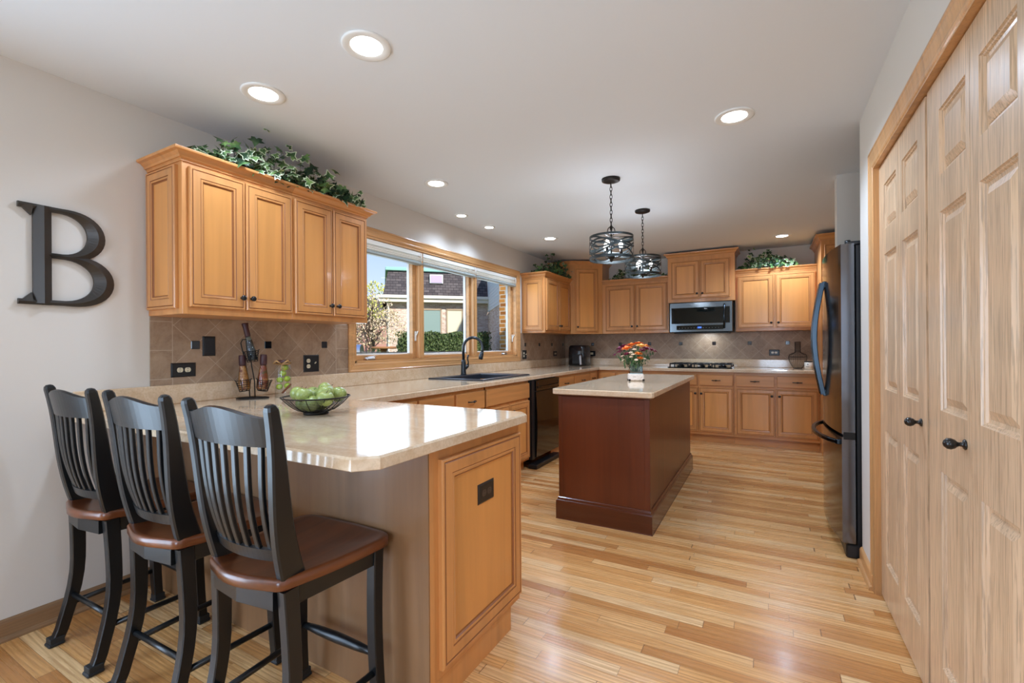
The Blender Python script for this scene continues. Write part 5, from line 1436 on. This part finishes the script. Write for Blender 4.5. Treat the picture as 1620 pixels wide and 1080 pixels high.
bottle(rp(.004, 0, .222), -.20, [(.024, 0), (.027, .006), (.026, .05), (.018, .12), (.013, .15)], [(.0135, .140), (.0150, .148), (.015, .195), (.0185, .218), (.017, .222)], 'tilted dark bottle at the top of the wire rack', M_fillC, M_tealglass)

# ------------------------------------------------------------------ flowers on the island
vx, vy = -.965, 3.885
t = thing('glass_vase', 'square cream vase with a blue glass neck on the island', 'vase', (vx, vy, ZT))
rot = Matrix.Translation(Vector((vx, vy, 0))) @ Matrix.Rotation(math.radians(20), 4, 'Z')
def sq(b, h0, h1, w0, w1, mi=0, cap=True):
    vs = []
    for h, w_ in ((h0, w0), (h1, w1)): vs += [(-w_, -w_, h), (w_, -w_, h), (w_, w_, h), (-w_, w_, h)]
    fs = [(0, 1, 5, 4), (1, 2, 6, 5), (2, 3, 7, 6), (3, 0, 4, 7)]
    if cap: fs += [(3, 2, 1, 0), (4, 5, 6, 7)]
    b.add(vs, fs, mi)
M_vasecream = fillmat('cream_stone_glaze', srgb(214, 200, 186), srgb(226, 214, 202), srgb(196, 178, 162))
b = MB(); b.box(-.062, .062, -.062, .062, ZT + .001, ZT + .060, .010); b.xform(rot); part('base', b, M_vasecream, t)
b = MB(); sq(b, ZT + .060, ZT + .125, .052, .050, cap=False); sq(b, ZT + .125, ZT + .14, .050, .060, cap=False); b.xform(rot); part('neck', b, M_tealglass, t, 'pale blue glass neck')
b = MB()
for sx in (-1, 1):
    for sy in (-1, 1): b.box(sx * .056 - .009, sx * .056 + .009, sy * .056 - .009, sy * .056 + .009, ZT + .0006, ZT + .016, .003)
b.xform(rot); part('foot', b, M_iron, t, 'dark metal corner feet')
def petal_mat(n_, a, c): 
    m = mat(n_, a, .6); q = NT(m); q.color(q.ramp(q.noise(q.coord('Object'), 60, 2, .5), [(.4, a), (.6, c)])); return m
PM = {'orange': petal_mat('orange_petals', srgb(226, 110, 34), srgb(240, 150, 60)), 'purple': petal_mat('plum_petals', srgb(112, 24, 70), srgb(146, 44, 96)), 'maroon': petal_mat('maroon_petals', srgb(98, 18, 40), srgb(130, 30, 52)), 'yellow': petal_mat('gold_petals', srgb(240, 176, 80), srgb(246, 198, 110)), 'cream': petal_mat('cream_petals', srgb(236, 206, 176), srgb(240, 220, 190))}
M_stemg = foliage('flower_stem_green', srgb(50, 76, 44), srgb(70, 98, 58), srgb(108, 132, 82))
def flower(px, py, pz, colr, r, label, group):
    top = Vector((vx + px, vy + py, ZT + pz)); foot = Vector((vx + px * .18, vy + py * .18, ZT + .075))
    r *= 1.45; t = thing('flower', label, 'flower', foot, group); rnd = random.Random(int(px * 991 + py * 577 + pz * 313))
    out = (top - foot); mid = foot + out * .5 + Vector((px * -.12, py * -.12, .0)); 
    b = MB(); b.tube([foot, mid, top], .0018, 5); part('stem', b, M_stemg, t)
    d = (out.normalized() + Vector((0, 0, .5))).normalized(); q = d.to_track_quat('Z', 'Y').to_matrix()
    b = MB()
    for ring, (nn2, rr, el) in enumerate(((15, 1.0, .15), (13, .82, .5), (10, .6, .85), (7, .36, 1.2))):
        for k in range(nn2):
            a = 2 * PI * k / nn2 + ring * .3 + rnd.uniform(-.1, .1); ca, sa = math.cos(a), math.sin(a)
            base = Vector((ca * r * .1, sa * r * .1, 0)); tip = Vector((ca * r * rr * math.cos(el * .6), sa * r * rr * math.cos(el * .6), r * rr * math.sin(el) * .75)); md = (base + tip) * .55 + Vector((0, 0, r * .10))
            side = Vector((-sa, ca, 0)) * r * .14
            b.add([top + q @ base, top + q @ (md - side), top + q @ (md + side), top + q @ tip], [(0, 1, 3, 2)], 0, True)
    b.sphere(tuple(top + q @ Vector((0, 0, r * .15))), r * .32, 8, 6); part('bloom', b, PM[colr], t)
    b = MB()
    for k in range(7):
        c = foot.lerp(top, rnd.uniform(.38, .9)) + Vector((rnd.gauss(0, .012), rnd.gauss(0, .012), rnd.gauss(0, .006))); s_ = rnd.uniform(.010, .018)
        qq = Vector((rnd.gauss(0, 1), rnd.gauss(0, 1), rnd.gauss(0, .6))).to_track_quat('Z', 'Y').to_matrix()
        b.add([c + qq @ Vector(v) for v in ((0, -s_, 0), (s_ * .55, 0, .003), (0, s_ * 1.3, 0), (-s_ * .55, 0, .003))], [(0, 1, 2, 3)], 0, True)
    part('leaf', b, M_stemg, t)
FLW = [(-.055, -.06, .265, 'orange', .036), (-.03, -.01, .295, 'orange', .036), (-.075, -.02, .272, 'orange', .032), (.055, -.03, .285, 'yellow', .036), (.02, .03, .305, 'orange', .034), (.08, .02, .285, 'orange', .03), (.045, -.085, .225, 'orange', .026), (.055, -.075, .190, 'orange', .022),
       (-.125, -.03, .265, 'purple', .030), (-.135, .01, .240, 'purple', .026), (-.11, .03, .285, 'purple', .028), (-.045, -.09, .222, 'maroon', .025), (.10, -.06, .265, 'maroon', .028), (.135, -.02, .255, 'maroon', .026), (.15, .02, .245, 'maroon', .024), (.075, -.085, .252, 'maroon', .022), (-.165, -.04, .215, 'purple', .017), (-.01, .05, .312, 'maroon', .018),
       (-.015, -.10, .235, 'cream', .014), (.015, -.10, .260, 'cream', .014), (-.01, -.105, .200, 'cream', .013), (.03, -.105, .175, 'cream', .013), (-.09, -.08, .205, 'cream', .012), (.005, -.11, .22, 'cream', .012), (-.085, -.07, .17, 'cream', .010), (.09, -.07, .185, 'cream', .010)]
FL_L = {'orange': 'orange chrysanthemum in the vase on the island', 'yellow': 'golden yellow chrysanthemum in the vase on the island', 'purple': 'magenta purple flower at the left of the island bouquet', 'maroon': 'dark maroon flower in the island bouquet', 'cream': 'small cream bud in the island bouquet'}
for px, py, pz, c_, r_ in FLW: flower(px, py, pz, c_, r_, FL_L[c_], c_ + ' blooms in the island bouquet')

# ------------------------------------------------------------------ air fryer
t = thing('air_fryer', 'black air fryer in the far counter corner', 'air fryer', (-2.44, 6.50, ZT))
b = MB(); 
def rbox(b, x0, x1, y0, y1, z0, z1, r, top_k=.93, n=5):
    P = []
    for cx, cy, a0 in ((x1 - r, y0 + r, -PI / 2), (x1 - r, y1 - r, 0), (x0 + r, y1 - r, PI / 2), (x0 + r, y0 + r, PI)):
        for i in range(n + 1): a = a0 + PI / 2 * i / n; P.append((cx + r * math.cos(a), cy + r * math.sin(a)))
    m = len(P); xc, yc = (x0 + x1) / 2, (y0 + y1) / 2; vs = []; lev = [(.94, z0), (1, z0 + .01), (1, z0 + (z1 - z0) * .5), (top_k + .03, z1 - .035), (top_k - .04, z1 - .008), (top_k - .12, z1)]
    for k, z in lev: vs += [(xc + (x - xc) * k, yc + (y - yc) * k, z) for x, y in P]
    fs = [tuple(range(m))[::-1], tuple((len(lev) - 1) * m + i for i in range(m))]
    for i in range(len(lev) - 1):
        for q in range(m): fs.append((i * m + q, i * m + (q + 1) % m, (i + 1) * m + (q + 1) % m, (i + 1) * m + q))
    b.add(vs, fs, 0, True)
rbox(b, -2.585, -2.305, 6.36, 6.64, ZT + .001, ZT + .300, .06); part('housing', b, mat('glossy_black_plastic', (.008, .008, .01), .12, coat=.5), t)
b = MB(); b.relief((-2.505, 6.362, ZT + .03), (1, 0, 0), (0, 0, 1), (0, -1, 0), .16, .14, [(0, 0), (.004, .006)]); dw = part('drawer', b, M_blackplastic, t)
b = MB(); b.bar([(-2.372, 6.350, ZT + .165), (-2.366, 6.315, ZT + .150), (-2.360, 6.305, ZT + .09), (-2.356, 6.312, ZT + .02)], .016, .008, (0, 1, 0), b=.004); part('handle', b, M_silver, dw, 'bright silver handle')
b = MB(); b.lathe([(.035, 0), (.035, .006), (.030, .008)], (-2.39, 6.385, ZT + .215), 20, '-y'); part('control_dial', b, M_darksteel, t)

# ------------------------------------------------------------------ wire vase and candle
wx, wy = .325, 6.585
t = thing('wire_vase', 'black wire-work bottle vase at the right end of the back counter', 'vase', (wx, wy, ZT))
prof = [(.042, .002), (.055, .02), (.075, .055), (.093, .10), (.099, .14), (.088, .168), (.055, .185), (.032, .196), (.030, .215), (.030, .29), (.031, .322)]
b = MB()
for r_, z_ in ((.042, .002), (.099, .14), (.030, .212), (.031, .322)): b.tube([(wx + r_ * math.cos(2 * PI * q / 32), wy + r_ * math.sin(2 * PI * q / 32), ZT + z_) for q in range(32)], .0022, 5, True)
part('frame', b, M_iron, t)
b = MB()
for q in range(24):
    a = 2 * PI * q / 24; b.tube([(wx + r_ * math.cos(a), wy + r_ * math.sin(a), ZT + z_) for r_, z_ in prof], .0012, 4)
part('wire_mesh', b, M_iron, t)
cx_, cy_ = .425, 6.44
t = thing('candle_jar', 'small white labelled candle jar beside the wire vase', 'candle', (cx_, cy_, ZT))
b = MB(); b.lathe([(.038, ZT + .001), (.041, ZT + .004), (.041, ZT + .084)], (cx_, cy_, 0), 28); part('jar', b, mat('white_ceramic', srgb(232, 226, 214), .4), t)
b = MB(); b.lathe([(.042, ZT + .084), (.042, ZT + .094), (.040, ZT + .096)], (cx_, cy_, 0), 28); part('lid', b, M_blackplastic, t)
b = MB()     # label marks: a small round emblem over a short dark line of lettering
def lab_quad(a0, a1, z0, z1):
    R2 = .0414; n = 3; vs = []
    for i in range(n + 1):
        a = a0 + (a1 - a0) * i / n; vs += [(cx_ + R2 * math.cos(a), cy_ + R2 * math.sin(a), ZT + z0), (cx_ + R2 * math.cos(a), cy_ + R2 * math.sin(a), ZT + z1)]
    b.add(vs, [(2 * i, 2 * i + 2, 2 * i + 3, 2 * i + 1) for i in range(n)])
ac = -PI / 2 - .25
lab_quad(ac - .12, ac + .12, .052, .056); lab_quad(ac - .12, ac - .06, .048, .066); lab_quad(ac + .06, ac + .12, .048, .066); lab_quad(ac - .10, ac + .10, .064, .068)
for k in range(5): lab_quad(ac - .42 + k * .17, ac - .34 + k * .17, .026, .036); lab_quad(ac - .42 + k * .17, ac - .30 + k * .17, .034, .0365)
part('label', b, M_blackplastic, t)

# ------------------------------------------------------------------ outdoors
GZ = -.25
b = MB(); b.box(-70, -2.96, -25, 70, GZ - .1, GZ); solo('lawn', b, M_grass, 'green lawn outside the window', 'lawn', kind='structure')
# neighbouring house
hA, hB = Vector((-18.0, 18.61)), Vector((-14.02, 22.53)); hd_ = (hB - hA).normalized(); hn = Vector((hd_.y, -hd_.x)); hL = (hB - hA).length
ang = math.atan2(hd_.y, hd_.x)
t = thing('neighbouring_house', 'whitewashed brick house with a dark mansard roof across the garden', 'house', (hA.x, hA.y, GZ))
def hp(u, d, z): v = hA + hd_ * u + hn * d; return (v.x, v.y, z)
def hpart(name, mb, m, par=None, label=None):
    """mb in house coordinates (u, -depth, z) -> object rotated with the house so that brick courses follow the wall"""
    me = mkmesh(name, mb, m); o = bpy.data.objects.new(name, me); COL.objects.link(o); o.parent = par or t
    if par is None: o.rotation_euler = (0, 0, ang); o.location = (0, 0, -GZ)
    if label: o['label'] = label
    return o
# local frame: x along facade, y = away from viewer (behind), z world height
EVZ, RDZ = 3.93, 5.42
b = MB(); b.box(0, hL + .3, 0, 9, GZ, EVZ); hpart('wall', b, M_brickwhite)
b = MB(); vs = [(-.25, -.25, EVZ), (hL + .3, -.25, EVZ), (hL + .3, .35, RDZ), (.05, .35, RDZ), (-.25, 9.2, EVZ), (hL + .3, 9.2, EVZ), (hL + .3, 8.6, RDZ), (.05, 8.6, RDZ)]
b.add(vs, [(0, 1, 2, 3), (3, 2, 6, 7), (4, 0, 3, 7), (5, 4, 7, 6), (1, 5, 6, 2)]); hpart('roof', b, M_shingle)
b = MB(); b.box(-.1, hL + .3, .2, 8.8, RDZ - .02, RDZ + .18, .03); hpart('roof_cap', b, M_copper)
b = MB(); b.box(-.45, hL + .3, -.45, .05, EVZ - .30, EVZ + .02); b.box(-.5, hL + .3, -.55, -.42, EVZ - .10, EVZ + .06); hpart('eave', b, M_soffit)
b = MB(); b.box(.02, .10, -.10, -.02, GZ, EVZ - .28); hpart('downspout', b, M_soffit)
for u0, u1, blind in ((1.55, 2.85, False), (3.25, 4.05, True), (4.15, 4.65, True)):
    b = MB(); 
    for a in ((u0 - .07, u0, 1.95, 3.3), (u1, u1 + .07, 1.95, 3.3), (u0 - .07, u1 + .07, 3.23, 3.32), (u0 - .07, u1 + .07, 1.90, 1.98)): b.box(a[0], a[1], -.06, .0, a[2], a[3])
    wf = hpart('window', b, M_houseframe)
    b = MB(); b.box(u0, u1, -.03, -.005, 1.97, 3.24); hpart('pane', b, M_houseblind if blind else M_housewin, wf)
b = MB(); b.box(2.28, 3.02, -.02, .16, 4.72, 5.22, .02); sk_ = hpart('skylight', b, M_siding); b = MB(); b.box(2.33, 2.97, -.04, -.015, 4.76, 5.18); hpart('pane', b, M_skylight, sk_)
# gabled wing that turns towards the viewer
t2 = thing('house_wing', 'white brick wing with lap siding at the right of the neighbouring house', 'house', (-12.0, 19.9, GZ))
wA, wB = Vector((-14.02, 22.53)), Vector((-9.6, 16.9)); wd = (wB - wA); wl = wd.length; wd.normalize(); wang = math.atan2(wd.y, wd.x)
def wpart(name, mb, m):
    c, s_ = math.cos(wang), math.sin(wang); mb.v = [(wA.x + v[0] * c - v[1] * s_, wA.y + v[0] * s_ + v[1] * c, v[2]) for v in mb.v]; return part(name, mb, m, t2)
b = MB(); b.prism([(0, GZ), (wl, GZ), (wl, 4.35), (0, 3.1)], 0, .3, plane='xz'); b.v = [(x, y, z) for x, y, z in b.v]; wpart('wall', b, M_brickwhite)
b = MB()
for k in range(16): z0 = 3.15 + k * .16; x0 = max(0, (z0 - 3.1) / 1.25 * 2.0 - .3); b.box(min(wl - .1, max(0, 0.0)), wl, -.03, .0, z0, z0 + .15) if k < 16 else None
wpart('siding', b, M_siding)
# own house wing
b = MB(); b.box(-4.30, -2.95, 7.3, 9.5, GZ, 3.2); o = solo('brick_wing', b, M_brickyel, 'tan brick corner of the own house beside the right window unit', 'brick wall')
# distant house
t3 = thing('distant_house', 'low distant house with a grey gabled roof at the left of the view', 'house', (-31, 27, GZ))
b = MB(); b.box(-36, -29.5, 27, 33, GZ, 3.6); part('wall', b, mat('pink_brick', srgb(176, 132, 118), .9), t3)
b = MB(); b.add([(-36.5, 26.5, 3.5), (-29, 26.5, 3.5), (-29, 33.5, 3.5), (-36.5, 33.5, 3.5), (-34.5, 30, 5.6), (-30.5, 30, 5.6)], [(0, 1, 5, 4), (1, 2, 5), (2, 3, 4, 5), (3, 0, 4), (3, 2, 1, 0)]); part('roof', b, M_shingle, t3)

def leaves(b, n, fn, s0, s1, rnd):
    for i in range(n):
        c = Vector(fn(rnd)); s_ = rnd.uniform(s0, s1); q = Vector((rnd.gauss(0, 1), rnd.gauss(0, 1), rnd.gauss(0, 1))).to_track_quat('Z', 'Y').to_matrix()
        b.add([c + q @ Vector(v) for v in ((0, -s_, 0), (s_ * .6, 0, s_ * .15), (0, s_, 0), (-s_ * .6, 0, s_ * .15))], [(0, 1, 2, 3)])
def crown_fn(c, r):
    def f(rnd):
        while True:
            v = Vector((rnd.uniform(-1, 1), rnd.uniform(-1, 1), rnd.uniform(-1, 1)))
            if v.length < 1: break
        if v.length > 1e-3: v = v.normalized() * (v.length ** .5)
        return (c[0] + v.x * r[0], c[1] + v.y * r[1], c[2] + v.z * r[2])
    return f
rnd = random.Random(5)
# hedge before the house
hA2, hB2 = Vector((-14.6, 15.6)), Vector((-11.6, 18.7))
t = thing('garden_hedge', 'clipped dark green hedge in front of the neighbouring house', 'hedge', ((hA2.x + hB2.x) / 2, (hA2.y + hB2.y) / 2, GZ))
b = MB(); hdv = (hB2 - hA2); hl2 = hdv.length; hdv.normalize(); hnv = Vector((hdv.y, -hdv.x))
b.add([(*(hA2 + hdv * a + hnv * c), z) for z in (GZ, 1.72) for a, c in ((.1, -.4), (hl2 - .1, -.4), (hl2 - .1, .4), (.1, .4))], [(0, 1, 2, 3), (4, 5, 6, 7), (0, 1, 5, 4), (1, 2, 6, 5), (2, 3, 7, 6), (3, 0, 4, 7)])
def hf(r):
    a = r.uniform(0, hl2); f_ = r.random(); z = r.uniform(GZ, 1.78 + .08 * math.sin(a * 5)) ; c = .5 if f_ < .7 else r.uniform(-.5, .5)
    if f_ >= .7: z = 1.74 + r.uniform(-.03, .10) + .05 * math.sin(a * 5)
    v = hA2 + hdv * a + hnv * (c + r.uniform(-.06, .06)); return (v.x, v.y, z)
leaves(b, 6000, hf, .03, .075, rnd); part('foliage', b, M_hedge, t)
def tree(name, label, trunk, crowns, m, n, s0, s1, seed, cat='tree', thr=.07, branches=9):
    r = random.Random(seed); t = thing(name, label, cat, (trunk[0], trunk[1], GZ)); b = MB()
    top = Vector((trunk[0], trunk[1], trunk[2])); b.tube([(trunk[0], trunk[1], GZ), (trunk[0] + .03, trunk[1], (GZ + trunk[2]) / 2), top], [thr, thr * .8, thr * .4], 8)
    for k in range(branches):
        c, rr = crowns[k % len(crowns)]; e = Vector(crown_fn(c, tuple(x * .9 for x in rr))(r)); s = Vector((trunk[0], trunk[1], GZ + (trunk[2] - GZ) * r.uniform(.45, .95))); b.tube([s, s.lerp(e, .5) + Vector((0, 0, .1)), e], [thr * .35, thr * .22, thr * .1], 5)
    part('trunk', b, M_bark, t); b = MB()
    for c, rr in crowns: leaves(b, n // len(crowns), crown_fn(c, rr), s0, s1, r)
    part('foliage', b, m, t); return t
tree('autumn_tree', 'small pale autumn tree left of the neighbouring house', (-13.6, 13.1, 2.6), [((-13.6, 13.0, 2.35), (1.25, .9, 1.15)), ((-13.1, 13.5, 2.0), (.8, .7, .7)), ((-14.4, 12.6, 1.7), (.9, .7, .8))], M_blossom, 3000, .02, .055, 21, branches=26)
tree('yellow_tree', 'yellow-green tree top rising behind the autumn tree', (-27.5, 26.8, 4.6), [((-27.5, 26.8, 4.9), (1.5, 1.5, 1.6)), ((-29, 25.2, 4.0), (1.3, 1.3, 1.2)), ((-30.6, 24.0, 3.4), (1.4, 1.4, 1.3))], M_yellowleaf, 2600, .06, .13, 22, thr=.15)
def cone_fn(x, y, z0, z1, r):
    def f(rn_):
        k = rn_.random() ** .8; a = rn_.uniform(0, 2 * PI); q = r * (1 - k * .92) * (rn_.random() ** .3); return (x + q * math.cos(a), y + q * math.sin(a), z0 + (z1 - z0) * k)
    return f
for i, (x, y, z, r_, lab) in enumerate(((-17.0, 15.0, 2.45, .75, 'dark conical evergreen at the left of the window view'), (-18.2, 15.6, 2.1, .7, 'smaller conical evergreen beside the taller one'))):
    t = thing('evergreen_tree', lab, 'tree', (x, y, GZ)); b = MB(); b.tube([(x, y, GZ), (x, y, z * .8)], [.07, .02], 6); part('trunk', b, M_bark, t); b = MB(); leaves(b, 2600, cone_fn(x, y, GZ + .1, z, r_), .03, .08, rnd); part('foliage', b, M_arb, t)
for i, (x, y, z, r_, lab, m_) in enumerate(((-14.3, 12.2, 1.0, .6, 'round green shrub below the autumn tree', M_yellowleaf), (-15.4, 15.1, 1.15, .6, 'low shrub at the left end of the hedge', M_hedge), (-16.3, 13.6, 1.2, .8, 'leafy shrub right of the evergreens', M_arb))):
    b = MB(); leaves(b, 1500, crown_fn((x, y, (z + GZ) / 2), (r_, r_, (z - GZ) / 2)), .03, .07, rnd); solo('garden_shrub', b, m_, lab, 'shrub')
# fence
fA, fB = Vector((-9.5, 6.3)), Vector((-6.0, 11.4)); fdv = fB - fA; flen = fdv.length; fdv.normalize()
t = thing('garden_fence', 'low black metal picket fence outside the window', 'fence', ((fA.x + fB.x) / 2, (fA.y + fB.y) / 2, GZ))
b = MB()
for z in (1.07, .30): b.bar([(fA.x, fA.y, z), (fB.x, fB.y, z)], .012, .015, (0, 0, 1))
part('rail', b, M_fence, t); b = MB(); n = int(flen / .13)
for k in range(n): v = fA + fdv * (k * .13 + .05); b.box(v.x - .007, v.x + .007, v.y - .007, v.y + .007, GZ + .08, 1.10)
part('picket', b, M_fence, t, kind='stuff')
for k in range(5): v = fA + fdv * (flen * k / 4); b = MB(); b.box(v.x - .03, v.x + .03, v.y - .03, v.y + .03, GZ, 1.14, .005); part('post', b, M_fence, t)
# grill
gx, gy = -12.6, 11.2
t = thing('barbecue_grill', 'stainless barbecue grill on a stone base outside the left window unit', 'grill', (gx, gy, GZ))
def rotz(mb, a=.55):
    M_ = Matrix.Translation(Vector((gx, gy, 0))) @ Matrix.Rotation(a, 4, 'Z') @ Matrix.Translation(Vector((-gx, -gy, 0))); return mb.xform(M_)
b = MB(); b.box(gx - .95, gx + .95, gy - .35, gy + .35, GZ, .98); part('stone_base', rotz(b), M_stone, t)
b = MB(); b.box(gx - 1.0, gx + 1.0, gy - .4, gy + .4, .98, 1.03, .01); part('stone_top', rotz(b), M_soffit, t)
b = MB(); 
n_ = 10; pr_ = [(gy + .26 * math.cos(PI * i / n_), 1.10 + .20 * math.sin(PI * i / n_)) for i in range(n_ + 1)]
pr_ = [(y, z) for y, z in pr_]; b.prism([(gy + .26, 1.03)] + pr_ + [(gy - .26, 1.03)], gx - .42, gx + .42, plane='yz'); part('hood', rotz(b), M_silver, t)
b = MB(); b.box(gx - .42, gx + .42, gy - .37, gy - .30, .80, 1.02, .01); part('control_panel', rotz(b), M_silver, t)
# patio table
px_, py_ = -8.6, 8.75
t = thing('patio_table', 'small brown patio table beyond the fence', 'table', (px_, py_, GZ))
M_patio = mat('brown_wicker', srgb(140, 98, 62), .8)
b = MB(); b.lathe([(.30, 1.16), (.32, 1.17), (.32, 1.21), (.30, 1.22)], (px_, py_, 0), 24); part('tabletop', b, M_patio, t)
b = MB(); b.lathe([(.28, GZ), (.22, GZ + .03), (.06, GZ + .08), (.06, 1.05), (.10, 1.165)], (px_, py_, 0), 16); part('pedestal', b, M_patio, t)
